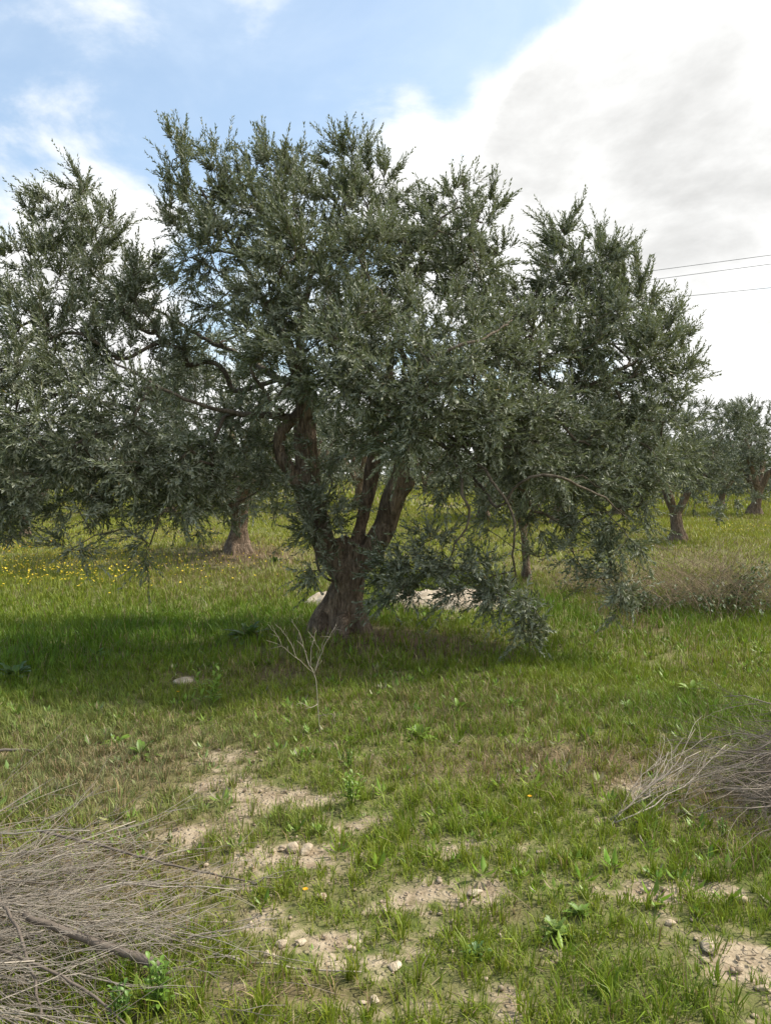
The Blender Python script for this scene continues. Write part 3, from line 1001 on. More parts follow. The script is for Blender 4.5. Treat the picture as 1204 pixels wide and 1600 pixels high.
A0 = dict(seed=21, H=4.3, R=2.5, trunk_h=.75, r0=.18, nclump=52, trunk_clear=.45)
A1 = dict(seed=34, H=4.6, R=2.3, trunk_h=.75, r0=.17, nclump=50, trunk_clear=.5)
A2 = dict(seed=47, H=3.9, R=2.0, trunk_h=.7, r0=.17, nclump=40, trunk_clear=.35)
A3 = dict(seed=58, H=2.5, R=1.05, trunk_h=.75, r0=.06, nclump=14, subs=6, trunk_clear=.75)
far_tree('a', ground_at(372, 862), 'olive tree with flared brown trunk behind the big olive, left of its trunk', .4, 1.0, A0)
far_tree('b', ground_at(1058, 845), 'olive tree with straight trunk behind the dry shrub on the right', 2.0, .86, A1)
far_tree('c', ground_at(1165, 805) + np.array((.3, 0, 0)), 'grey-green olive tree at the right edge of the field', .8, 1.22, A2)
far_tree('b', ground_at(664, 774), 'small distant olive tree seen through the gap right of the big trunk', 4.1, .95)
far_tree('a', ground_at(40, 838), 'low dark olive tree at the left edge behind the yellow flowers', 3.3, .62)
far_tree('d', ground_at(823, 905), 'young olive tree with thin pale trunk behind the hanging branches', .0, 1.0, A3)
for i, (px, Y, k, rz, sc, lab) in enumerate((
        (140, 33, 'c', 2.2, 1.0, 'distant olive on the left skyline above the bank'),
        (265, 27, 'b', 1.2, .8, 'distant olive behind the left bank, right of a bare earth cut'),
        (470, 28, 'a', 5.0, .95, 'distant olive glimpsed left of the big trunk fork'),
        (560, 31, 'c', .5, 1.2, 'distant olive glimpsed between the limbs of the big tree'),
        (755, 27, 'a', 2.9, 1.0, 'distant olive behind the two bent bare branches'),
        (870, 25, 'b', 5.5, 1.0, 'distant olive behind the arching pale branch'),
        (965, 30, 'c', 3.0, 1.25, 'distant olive between the young olive and the straight-trunked olive'),
        (1125, 37, 'a', 1.1, 1.0, 'distant olive filling the skyline left of the right edge'),
        (-60, 30, 'b', 2.5, 1.0, 'distant olive at the left margin on the bank'))):
    x = (px - 602) / F * Y
    far_tree(k, (x, Y, float(height(x, Y))), lab, rz, sc)


def far_grove():
    """the far olive grove that closes the skyline, one grey-green mass"""
    rng = np.random.default_rng(222)
    sb = []; sd = []
    for i in range(85):
        y = 48 + 34 * rng.random(); x = (rng.random() * 2 - 1) * (.62 * y + 8)
        R = 1.6 + 1.0 * rng.random(); H = 2.6 + 1.6 * rng.random(); z0 = float(height(x, y))
        n = 95
        v = unit(rng.normal(0, 1, (n, 3))) * (rng.random((n, 1)) ** .35)
        p = np.stack([x + v[:, 0] * R, y + v[:, 1] * R, z0 + .25 + (v[:, 2] * .5 + .5) * H], 1)
        sb.append(p); sd.append(unit(v * .7 + np.array((0, 0, .5)) + rng.normal(0, .3, (n, 3))))
    sb = np.concatenate(sb); sd = np.concatenate(sd)
    me = leaf_mesh('far_grove', sb, sd * 1.0, np.full(len(sb), .36), M_LEAF_FAR, rng, llen=.42, lwid=.15, gap=.12)
    tag(obj('far_grove', me), 'hazy line of olives closing the far side of the field', 'grove', kind='stuff')


far_grove()

# ------------------------------------------------------------------ grass
def wedge(n, y0, y1, rng, half=0.58, pad=0.7):
    out = []
    k = 0
    while k < n:
        y = y0 + (y1 - y0) * rng.random(n)
        keep = rng.random(n) < (half * y + pad) / (half * y1 + pad)
        y = y[keep]
        x = (rng.random(len(y)) * 2 - 1) * (half * y + pad)
        out.append(np.stack([x, y], 1)); k += len(y)
    return np.concatenate(out)[:n]


PAL = dict(lush=(0.100, 0.198, 0.012), mid=(0.205, 0.262, 0.023), yel=(0.290, 0.285, 0.038), straw=(0.42, 0.33, 0.18),
           grey=(0.20, 0.205, 0.115), brown=(0.145, 0.092, 0.055))
PAL = {k: np.array(v) for k, v in PAL.items()}


def grass_colour(x, y, rng, z=None):
    """natural mix of living and dead blades at a place"""
    n = len(x)
    lush = zone(x, y, LUSH); st = zone(x, y, STRAWP); gr = zone(x, y, GREY); br = zone(x, y, BROWN); ye = zone(x, y, YELLOW)
    big = fbm(x * .8, y * .8, 91, 3)
    c = PAL['mid'][None, :] * np.ones((n, 1))
    k = np.clip(lush * 1.0 + (big - .5) * 1.4, 0, 1)[:, None]; c = c * (1 - k) + PAL['lush'] * k
    far = sst((y - 9) / 8)
    k = np.clip(np.maximum(ye, far * .75) + (big - .5) * .5, 0, 1)[:, None] * .85; c = c * (1 - k) + PAL['yel'] * k
    k = np.clip(gr, 0, 1)[:, None] * .8; c = c * (1 - k) + PAL['grey'] * k
    r = rng.random(n)
    dead = r < np.clip(  .06 + .5 * st + .52 * br + .18 * far * (big > .5) + .12 * (big - .5), 0, .92)
    t = rng.random(n)[:, None]
    dc = PAL['straw'] * t + PAL['brown'] * (1 - t)
    c = np.where(dead[:, None], dc, c)
    c = c * (0.72 + 0.56 * rng.random((n, 1))) * (1 + rng.normal(0, .06, (n, 3)))
    return np.clip(c, 0.004, 0.8), lush, dead


def blades(name, cent, nb, rng, hgt, wid, spread, curve, three=True, label=None):
    """tufts at cent, nb blades each, one joined mesh"""
    n = len(cent)
    c = np.repeat(np.arange(n), nb)
    N = len(c)
    ang = rng.random(N) * 2 * math.pi
    rr = np.abs(rng.normal(0, 1, N)) * spread[c]
    ox, oy = np.cos(ang) * rr, np.sin(ang) * rr
    x = cent[c, 0] + ox; y = cent[c, 1] + oy
    z = height(x, y) - .006
    ang2 = ang + rng.normal(0, .9, N)
    ld = np.stack([np.cos(ang2), np.sin(ang2), np.zeros(N)], 1)
    h = hgt[c] * (0.45 + 0.65 * rng.random(N))
    lean = np.abs(rng.normal(curve, .28, N)) + .08
    w = wid[c] * (0.7 + .6 * rng.random(N))
    wa = ang2 + math.pi / 2 + rng.normal(0, .7, N)
    wv = np.stack([np.cos(wa), np.sin(wa), np.zeros(N)], 1) * w[:, None] * .5
    b = np.stack([x, y, z], 1)
    up = np.array((0, 0, 1.0))
    col, lush, dead = grass_colour(x, y, rng)
    tip = b + ld * (h * lean)[:, None] + up * (h * np.clip(1 - .28 * lean ** 2, .25, 1))[:, None]
    if three:
        mid = b + ld * (h * lean * .34)[:, None] + up * (h * .58)[:, None]
        V = np.stack([b - wv, b + wv, mid + wv * .8, mid - wv * .8, tip], 1).reshape(-1, 3)
        i = np.arange(N)[:, None] * 5
        fs = [i + np.array((0, 1, 2, 3)), i + np.array((3, 2, 4))]
        A = np.repeat(col, 5, 0)
    else:
        V = np.stack([b - wv, b + wv, tip], 1).reshape(-1, 3)
        i = np.arange(N)[:, None] * 3
        fs = [i + np.array((0, 1, 2))]
        A = np.repeat(col, 3, 0)
    o = obj(name, make_mesh(name, V, fs, M_BLADE, {'tint': A}))
    tag(o, label, 'grass', kind='stuff')
    return o


def clear_of_trunk(P):
    d = np.hypot(P[:, 0] - TX, P[:, 1] - TY)
    return P[d > .30]


def build_grass():
    rng = np.random.default_rng(77)

    def field(n, y0, y1, half=.58, power=1.6):
        P = clear_of_trunk(wedge(n, y0, y1, rng, half))
        d = 1 - bareness(P[:, 0], P[:, 1])
        patchy = fbm(P[:, 0] * 3.1, P[:, 1] * 3.1, 131, 3)
        keep = rng.random(len(P)) < np.clip(d ** power * (0.45 + 1.1 * patchy) * (1 - .55 * zone(P[:, 0], P[:, 1], BROWN)), 0, 1)
        P = P[keep]
        big = fbm(P[:, 0] * 1.1, P[:, 1] * 1.1, 31, 3)
        lush = zone(P[:, 0], P[:, 1], LUSH); dd = 1 - bareness(P[:, 0], P[:, 1])
        return P, big, lush, dd
    # fine short growth in the foreground
    P, big, lush, dd = field(22000, 1.9, 6.4)
    n = len(P)
    h = (.030 + .045 * big + .045 * lush + .03 * rng.random(n)) * (.55 + .45 * dd)
    blades('grass', P, rng.integers(6, 12, n), rng, h, np.full(n, .0038), .012 + .014 * rng.random(n), .5, True, 'short fine green grass covering the foreground')
    # taller tufts
    P, big, lush, dd = field(2600, 1.9, 6.6, power=2.5)
    n = len(P)
    h = .07 + .05 * rng.random(n) + .06 * lush
    blades('grass_tufts', P, rng.integers(14, 30, n), rng, h, np.full(n, .0045), .014 + .016 * rng.random(n), .38, True, 'tall bright tufts of grass scattered over the foreground')
    # middle distance
    P, big, lush, dd = field(15500, 6.2, 12.5)
    n = len(P)
    h = .045 + .07 * big + .08 * lush + .035 * rng.random(n)
    blades('meadow_grass', P, rng.integers(5, 10, n), rng, h, np.full(n, .0075), .03 + .03 * rng.random(n), .35, True, 'lush meadow grass round the foot of the big olive')
    # far field
    P, big, lush, dd = field(40000, 12, 34)
    n = len(P)
    h = .05 + .14 * big ** 1.5 + .04 * rng.random(n)
    blades('far_grass', P, np.full(n, 5), rng, h, .012 + .0006 * P[:, 1], .09 + .05 * rng.random(n), .45, False, 'sunlit yellow-green grass of the far field')
    P, big, lush, dd = field(22000, 33, 90, .62)
    n = len(P)
    h = .15 + .25 * big
    blades('distant_grass', P, np.full(n, 4), rng, h, np.full(n, .10), np.full(n, .22), .3, False, 'pale grass towards the skyline')


build_grass()

# ------------------------------------------------------------------ pale heap of soil behind the trunk
def build_mound(label, px0, px1, py, hgt, seed, depth=.45, cat='soil heap'):
    a = ground_at(px0, py); b = ground_at(px1, py)
    c = (a + b) / 2; hw = abs(b[0] - a[0]) / 2
    nx, ny = 60, 26
    u = np.linspace(-1, 1, nx); v = np.linspace(-1, 1, ny)
    U, V = np.meshgrid(u, v); x = (U * hw).ravel(); y = (V * depth).ravel()
    r = np.clip(1 - np.abs(U.ravel()) ** 3 - V.ravel() ** 2, 0, 1)
    n = fbm((x + seed) * 3.2, (y + 3) * 3.2, seed, 4); n2 = fbm((x + seed) * 14, y * 14, seed + 3, 3)
    z = hgt * r ** .7 * (.35 + 1.2 * n) + .03 * (n2 - .5) * (r > 0) - .03
    gz = height(x + c[0], y + c[1]) - c[2]
    i = np.arange(ny - 1)[:, None] * nx + np.arange(nx - 1)[None, :]
    q = np.stack([i, i + 1, i + nx + 1, i + nx], -1).reshape(-1, 4)
    o = obj('soil_mound', make_mesh('soil_mound', np.stack([x, y, z + gz], 1), [q], M_MOUND, None, True), None, c)
    return tag(o, label, cat, 'low heaps of pale soil behind the big olive')


build_mound('long heap of pale soil behind the trunk, under the hanging sprays', 596, 800, 945, .20, 4)
build_mound('small low heap of pale soil just left of the trunk', 474, 560, 942, .15, 9, .3)

# ------------------------------------------------------------------ stones
def rock(name, loc, size, seed, squash=.6, mat=None, sub=3):
    bm = bmesh.new()
    bmesh.ops.create_icosphere(bm, subdivisions=sub, radius=1)
    me = bpy.data.meshes.new(name); bm.to_mesh(me); bm.free()
    n = len(me.vertices); co = np.empty(n * 3, np.float32); me.vertices.foreach_get('co', co); co = co.reshape(-1, 3).astype(float)
    rng = np.random.default_rng(seed)
    for _ in range(14):       # chipped flats
        d = unit(rng.normal(0, 1, 3)); k = .50 + .32 * rng.random()
        s = co @ d; co = co - np.outer(np.maximum(s - k, 0) * .85, d)
    co = co * (1 + .10 * noise3(co + seed, 2.3, seed)[:, None] + .03 * noise3(co + seed, 7, seed + 5)[:, None])
    co *= np.array(size) / 2 * np.array((1, 1, squash))
    me.vertices.foreach_set('co', co.astype(np.float32).ravel()); me.materials.append(mat or M_STONE)
    me.polygons.foreach_set('use_smooth', np.ones(len(me.polygons), bool)); me.update()
    o = obj(name, me, None, loc)
    o.rotation_euler = (rng.normal(0, .1), rng.normal(0, .1), rng.random() * 6.28)
    return o


STONES = [
    (458, 1326, 26, 'rounded pale stone in the bare earth left of centre', .75), (478, 1328, 30, 'flat tan stone touching the rounded pale stone', .5),
    (1108, 1482, 36, 'largest tan stone, alone in the grass at lower right', .6), (1155, 1406, 30, 'pale angular stone near the right edge, above the largest tan stone', .5),
    (1100, 1500, 18, 'small stone just in front of the largest tan stone', .5),
    (416, 1493, 18, 'round tan stone left of the stony bare patch', .8), (545, 1484, 20, 'pale rounded stone at the back of the stony bare patch', .7),
    (616, 1510, 26, 'flat pale slab of stone on the stony bare patch', .4), (584, 1564, 20, 'tan stone low in the middle near the bottom edge', .7),
    (441, 1476, 24, 'flat stone at the left end of the stony bare patch', .5), (470, 1473, 20, 'pale stone second from the left on the stony bare patch', .6),
    (602, 1422, 14, 'small white stone in the grass above the stony bare patch', .7), (780, 1462, 11, 'small white pebble at the right of the stony bare patch', .8),
    (505, 1302, 10, 'small white stone above and right of the rounded pale stone', .8), (530, 1320, 10, 'small pale stone right of the flat tan stone', .8),
    (502, 1402, 20, 'pale stone in the bare strip at centre left', .5), (933, 1458, 16, 'grey flat stone in the grass right of centre', .4),
    (1046, 1442, 18, 'tan stone among gravel on the right bare patch', .6), (740, 1395, 26, 'flat tan stone in the bare strip at centre', .35),
    (1115, 1536, 16, 'small tan stone by the bottom right grass', .6), (1190, 1545, 26, 'tan stone at the bottom right edge', .5),
    (288, 1066, 36, 'half-buried grey-brown stone in the shade left of the trunk', .4),
]
for i, (px, py, w, lab, sq) in enumerate(STONES):
    g_ = ground_at(px, py); s = w * g_[1] / F
    o = rock('stone', g_ + np.array((0, 0, s * sq * .06)), (s * 1.15, s * .9, s * 1.1), 300 + i, sq, M_PALE)
    tag(o, lab, 'stone', 'stones lying in the foreground')


def build_gravel():
    rng = np.random.default_rng(5)
    P = wedge(30000, 1.9, 7, rng)
    b = bareness(P[:, 0], P[:, 1])
    P = P[rng.random(len(P)) < b ** 1.5 * .75 + .004]
    bm = bmesh.new(); bmesh.ops.create_icosphere(bm, subdivisions=1, radius=1)
    tv = np.array([v.co[:] for v in bm.verts]); tf = np.array([[v.index for v in f.verts] for f in bm.faces]); bm.free()
    n = len(P)
    s = (.0025 + .010 * rng.random(n) ** 3)[:, None, None] * (1 + .25 * rng.normal(0, 1, (n, 1, 3)))
    jit = 1 + rng.normal(0, .16, (n, len(tv), 1))
    V = tv[None] * jit * s * np.array((1, 1, .65))
    c = np.stack([P[:, 0], P[:, 1], height(P[:, 0], P[:, 1]) + .001 - .010 * b[:0].sum()], 1)
    V = (V + c[:, None, :]).reshape(-1, 3)
    f = (tf[None] + (np.arange(n) * len(tv))[:, None, None]).reshape(-1, 3)
    tag(obj('gravel', make_mesh('gravel', V, [f], M_STONE)), 'pale pebbles scattered over the bare earth', 'gravel', kind='stuff')


build_gravel()

# ------------------------------------------------------------------ weeds and flowers
def leaf_strip(mb, base, d, L, W, col, droop=.4, seg=4, lobes=0, rng=None):
    """a long leaf with a fold along its midrib"""
    d = np.asarray(d, float); d = d / np.linalg.norm(d)
    side = np.cross(d, (0, 0, 1.0)); side = side / max(np.linalg.norm(side), 1e-6)
    t = np.linspace(0, 1, seg + 1)
    c = base + np.outer(t * L, d) + np.outer(-droop * L * t ** 2, (0, 0, 1))
    prof = np.sin(np.pi * np.clip(t * .92 + .06, 0, 1)) ** .8 * W * .5
    if lobes:
        prof = prof * np.where(np.arange(seg + 1) % 2 == 0, .55, 1.25)
    prof[-1] = W * .02
    nrm = np.cross(side, d)
    v = np.stack([c - np.outer(prof, side) + np.outer(prof * .35, nrm), c, c + np.outer(prof, side) + np.outer(prof * .35, nrm)], 1).reshape(-1, 3)
    i = np.arange(seg)[:, None] * 3
    q = np.concatenate([i + np.array((0, 1, 4, 3)), i + np.array((1, 2, 5, 4))])
    mb.add(v, [q], np.tile(col, (len(v), 1)))


def weed(px, py, hpx, label, kind='rosette', col=(0.09, 0.16, 0.03), seed=0, nst=4, name='weed'):
    rng = np.random.default_rng(900 + seed)
    g_ = ground_at(px, py); H = hpx * g_[1] / F
    root = thing(name, label, 'plant', g_)
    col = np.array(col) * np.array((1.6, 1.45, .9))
    lv = MB(); stm = MB(); ns = 0
    if kind == 'rosette':
        for k in range(nst * 4):
            a = k * 2.4 + rng.normal(0, .2); e = .25 + .9 * rng.random()
            d = (math.cos(a) * math.cos(e), math.sin(a) * math.cos(e), math.sin(e))
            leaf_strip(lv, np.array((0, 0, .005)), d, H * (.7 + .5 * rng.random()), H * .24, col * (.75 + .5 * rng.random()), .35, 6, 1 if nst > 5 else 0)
    else:   # upright leafy stems
        for s_ in range(nst):
            a = rng.random() * 6.28; r = H * .35 * rng.random()
            top = np.array((math.cos(a) * r, math.sin(a) * r, H * (.7 + .3 * rng.random())))
            b0 = np.array((math.cos(a) * r * .3, math.sin(a) * r * .3, 0))
            T = np.linspace(0, 1, 6)[:, None]; pts = b0 * (1 - T) + top * T + rng.normal(0, H * .012, (6, 3))
            stm.tube(pts, np.linspace(.004, .0015, 6), 4, np.array(col) * .9); ns += 1
            for k in range(9):
                t = .2 + .8 * k / 8; q = b0 * (1 - t) + top * t; aa = k * 2.4 + s_
                e = .5 + .5 * t
                d = (math.cos(aa) * math.cos(e), math.sin(aa) * math.cos(e), math.sin(e))
                leaf_strip(lv, q, d, H * .34 * (1.1 - .5 * t), H * .085, col * (.75 + .5 * rng.random()), .35, 4)
    obj('leaves', lv.mesh('leaves', M_WEED), root)
    if ns:
        obj('stems', stm.mesh('stems', M_WEED), root)
    return root


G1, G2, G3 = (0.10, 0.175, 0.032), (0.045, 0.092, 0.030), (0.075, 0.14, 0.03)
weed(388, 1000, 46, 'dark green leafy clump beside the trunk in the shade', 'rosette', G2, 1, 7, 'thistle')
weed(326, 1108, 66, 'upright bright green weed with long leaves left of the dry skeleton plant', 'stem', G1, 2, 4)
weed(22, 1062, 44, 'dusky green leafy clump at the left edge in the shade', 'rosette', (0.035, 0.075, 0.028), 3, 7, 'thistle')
weed(548, 1258, 56, 'fresh green weed above the bare earth at centre', 'stem', G1, 4, 6)
weed(652, 1152, 34, 'spreading light green weed on the grass below the trunk', 'rosette', G1, 5, 5)
weed(1080, 1084, 34, 'pale green weed in the tall grass at right', 'rosette', (0.12, 0.19, 0.05), 6, 4)
weed(220, 1182, 40, 'green weed in the greyish dry grass at left', 'rosette', G3, 7, 4)
weed(182, 1165, 30, 'small green weed behind the greyish dry grass at left', 'rosette', G1, 8, 4)
weed(868, 1462, 40, 'pale lobed weed in the lower right foreground', 'rosette', (0.11, 0.18, 0.06), 9, 6)
weed(250, 1585, 90, 'broad-leaved weed beside the cut end of the left brush pile', 'stem', (0.09, 0.17, 0.04), 10, 6)
weed(190, 1600, 70, 'broad-leaved weed under the front of the left brush pile', 'stem', (0.07, 0.14, 0.04), 11, 5)
weed(715, 1110, 26, 'low green weed between the trunk and the right brush pile', 'rosette', G1, 12, 4)
weed(980, 1110, 24, 'low weed in the grass above the right brush pile', 'rosette', G3, 13, 4)
weed(430, 880, 20, 'small bluish weed on the brown soil by the second trunk', 'rosette', (0.05, 0.10, 0.05), 14, 5)
weed(545, 1200, 30, 'small leafy weed right behind the fresh green weed', 'stem', G3, 15, 4)
weed(800, 1105, 26, 'leafy weed in the long grass right of centre', 'rosette', G3, 16, 4)
weed(905, 1432, 30, 'small green rosette right of the pale lobed weed', 'rosette', G3, 17, 5)
weed(745, 1495, 30, 'bluish green rosette near the bottom centre', 'rosette', (0.07, 0.14, 0.06), 18, 6)
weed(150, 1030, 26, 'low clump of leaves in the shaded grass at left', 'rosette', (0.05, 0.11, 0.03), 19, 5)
weed(1130, 1310, 30, 'leafy weed at the foot of the right brush pile', 'stem', G3, 20, 4)


def build_ground_cover():
    """small broad leaves between the grass blades"""
    rng = np.random.default_rng(8)
    P = clear_of_trunk(wedge(8200, 1.9, 9.5, rng))
    d = 1 - bareness(P[:, 0], P[:, 1]); cl = fbm(P[:, 0] * 2.4, P[:, 1] * 2.4, 211, 3)
    P = P[rng.random(len(P)) < np.clip(d * (cl - .35) * 3, 0.03, 1)]
    V = []; A = []
    z = height(P[:, 0], P[:, 1])
    n = len(P); k = 7
    a = rng.random((n, k)) * 6.28; e = .2 + .8 * rng.random((n, k)); L = (.016 + .05 * rng.random((n, 1)) ** 2) * (.6 + .7 * rng.random((n, k)))
    dirv = np.stack([np.cos(a) * np.cos(e), np.sin(a) * np.cos(e), np.sin(e)], -1)
    side = np.stack([-np.sin(a), np.cos(a), np.zeros_like(a)], -1)
    b = np.stack([P[:, 0], P[:, 1], z + .01], 1)[:, None, :] + dirv * .012
    W = L * (.22 + .2 * rng.random((n, k)))
    nr = np.cross(dirv, side)
    V = np.stack([b, b + dirv * (L * .5)[..., None] + side * W[..., None] * .5, b + dirv * L[..., None] + nr * (L * .2)[..., None], b + dirv * (L * .5)[..., None] - side * W[..., None] * .5], 2).reshape(-1, 3)
    i = np.arange(n * k)[:, None] * 4
    c, _, dead = grass_colour(np.repeat(P[:, 0], k), np.repeat(P[:, 1], k), rng)
    c = c * np.array((.85, 1.05, .95))
    tag(obj('ground_cover', make_mesh('ground_cover', V, [np.concatenate([i + np.array((0, 1, 2)), i + np.array((0, 2, 3))])], M_WEED, {'tint': np.repeat(c, 4, 0)})),
        'small broad weed leaves mixed into the grass', 'ground cover', kind='stuff')


build_ground_cover()


def build_litter():
    """dead stems and straw lying on the ground"""
    rng = np.random.default_rng(18)
    P = wedge(9000, 1.9, 9, rng)
    k = zone(P[:, 0], P[:, 1], BROWN) + .6 * zone(P[:, 0], P[:, 1], STRAWP) + .4 * bareness(P[:, 0], P[:, 1])
    P = P[rng.random(len(P)) < np.clip(k * .9 + .10, 0, 1)]
    n = len(P)
    a = rng.random(n) * 6.28; L = .03 + .10 * rng.random(n) ** 2
    d = np.stack([np.cos(a), np.sin(a), rng.normal(.1, .22, n)], 1)
    b = np.stack([P[:, 0], P[:, 1], height(P[:, 0], P[:, 1]) + .004], 1)
    w = .0013
    s = np.stack([-np.sin(a), np.cos(a), np.zeros(n)], 1) * w; u = np.array((0, 0, w * 1.6))
    e = b + d * L[:, None]
    V = np.stack([b - s, b + s, b + u, e - s, e + s, e + u], 1).reshape(-1, 3)
    i = np.arange(n)[:, None] * 6
    q = np.concatenate([i + np.array((0, 1, 4, 3)), i + np.array((1, 2, 5, 4)), i + np.array((2, 0, 3, 5))])
    tag(obj('dry_litter', make_mesh('dry_litter', V, [q], M_STRAW, {'tint': np.repeat(rng.random(n), 6)})), 'dead stems and straw lying between the grass', 'litter', kind='stuff')


build_litter()


def build_flowers():
    rng = np.random.default_rng(61)
    mb = MB()
    N = 0
    for px, py, rx, ry, cnt, c in ((90, 878, 230, 24, 1000, (.42, .32, .05)), (60, 905, 200, 28, 600, (.70, .52, .04)), (260, 900, 150, 22, 150, (.70, .52, .05)),
                                   (330, 850, 120, 14, 90, (.68, .50, .05)), (60, 868, 120, 8, 110, (.75, .36, .02)), (1150, 835, 80, 8, 120, (.6, .48, .05)), (600, 790, 120, 10, 60, (.6, .5, .05))):
        for _ in range(cnt):
            g_ = ground_at_fast(px + rng.normal(0, rx * .55), py + rng.normal(0, ry * .6))
            if g_ is None:
                continue
            h = .13 + .13 * rng.random(); r = .008 + .008 * rng.random()
            c0 = g_ + np.array((0, 0, h)); tl = rng.normal(0, .35, 2)
            ang = np.arange(6) * math.pi / 3 + rng.random()
            ring = c0 + np.stack([np.cos(ang) * r, np.sin(ang) * r, np.cos(ang) * tl[0] * r + np.sin(ang) * tl[1] * r + .006], 1)
            v = np.concatenate([[c0], ring]); j = np.arange(6)
            mb.add(v, [np.stack([np.zeros(6, int), 1 + j, 1 + (j + 1) % 6], 1)], np.tile(np.array(c) * (.8 + .4 * rng.random()), (7, 1)))
            stv = np.stack([g_ + np.array((-.002, 0, 0)), g_ + np.array((.002, 0, 0)), c0])
            mb.add(stv, [np.array([[0, 1, 2]])], np.tile(np.array((.08, .13, .03)), (3, 1)))
    tag(obj('yellow_flowers', mb.mesh('yellow_flowers', M_FLOWER)), 'drift of small yellow wild flowers in the sunny meadow at left', 'flowers', kind='stuff')
    for px, py, lab in ((826, 1262, 'single orange-yellow flower in the grass right of centre'), (278, 1093, 'single yellow flower left of the upright bright weed'),
                        (476, 1412, 'tiny yellow flower above the stony bare patch')):
        g_ = ground_at(px, py)
        root = thing('wild_flower', lab, 'flower', g_, 0, 'single flowers in the foreground')
        st = MB(); st.tube([(0, 0, 0), (.004, 0, .03), (.003, 0, .055)], [.0015, .0015, .0012], 4, np.array((.09, .15, .03)))
        obj('stem', st.mesh('stem', M_WEED), root)
        ft = MB()
        for k in range(12):
            a = k * math.pi / 6
            leaf_strip(ft, np.array((.003, 0, .055)), (math.cos(a), math.sin(a), .5), .014, .006, np.array((.80, .42, .02)), .1, 2)
        obj('petals', ft.mesh('petals', M_FLOWER), root)


def ground_at_fast(px, py):
    d = pix_dir(px, py)
    if d.z > -.01:
        return None
    t = CAMZ / -d.z
    for _ in range(6):
        t = .4 * t + .6 * (CAMZ - float(height(d.x * t, d.y * t))) / -d.z
    return np.array((d.x * t, d.y * t, float(height(d.x * t, d.y * t))))


build_flowers()

# ------------------------------------------------------------------ cut branches, brush piles, dry plants
def dry_branch(rng, L, r0, ntw, spread=.5, flat=.35, curl=.30, gravity=.0):
    """one cut branch along +x: stem with many long thin side twigs"""
    mb = MB()
    n = 9
    t = np.linspace(0, 1, n)
    wob = np.cumsum(rng.normal(0, curl * L / n, (n, 3)), 0) * np.array((0, 1, flat))
    P = np.stack([t * L, np.zeros(n), np.zeros(n)], 1) + wob
    mb.tube(P, r0 * (1 - .8 * t) + .0012, 6 if r0 > .006 else 4, rng.random())
    for k in range(ntw):
        s = .12 + .83 * rng.random(); i = s * (n - 1); j = int(i); f = i - j
        b = P[j] * (1 - f) + P[min(j + 1, n - 1)] * f
        l = L * (.22 + .42 * rng.random()) * (1.15 - .55 * s)
        a = rng.normal(0, spread); e = rng.normal(.05, spread * flat)
        d = np.array((math.cos(a) * math.cos(e), math.sin(a) * math.cos(e), math.sin(e)))
        m = 6; tt = np.linspace(0, 1, m)[:, None]
        bend = rng.normal(0, .34, 3) * np.array((.3, 1, flat)) + np.array((0, 0, gravity))
        Q = b + d * l * tt + bend * l * tt ** 2 + np.cumsum(rng.normal(0, .018 * l, (m, 3)), 0)
        rr = max(.0011, r0 * .28 * (.5 + .6 * rng.random()))
        mb.tube(Q, rr * (1 - .72 * tt[:, 0]) + .0005, 3, rng.random(), cap=False)
        for _ in range(rng.integers(1, 4)):
            q = rng.integers(1, m - 1); dd = unit(d + rng.normal(0, .45, 3) * np.array((1, 1, flat)))
            l2 = l * (.25 + .3 * rng.random())
            R = Q[q] + dd * l2 * tt[::2] + rng.normal(0, .12, 3) * l2 * tt[::2] ** 2
            mb.tube(R, .0011 * (1 - .5 * tt[::2, 0]), 3, rng.random(), cap=False)
    return mb


def brush_pile(label, origin, spots, seed, mat, protos=9, L=(.7, 1.2), r=(.004, .010), ntw=(14, 26), flat=.3, spread=.42):
    rng = np.random.default_rng(seed)
    root = thing('brush_pile', label, 'brush pile', origin)
    ms = []
    for k in range(protos):
        f = k / max(1, protos - 1)
        ms.append(dry_branch(rng, L[0] + (L[1] - L[0]) * rng.random(), r[0] + (r[1] - r[0]) * rng.random(), rng.integers(*ntw), spread, flat).mesh('branch', mat))
    for i, (p, az, tilt, sc) in enumerate(spots):
        o = obj('branch', ms[i % protos], root, p)
        o.rotation_euler = (rng.random() * .6 - .3, -tilt, az)
        o.scale = (sc, sc, sc)
    return root


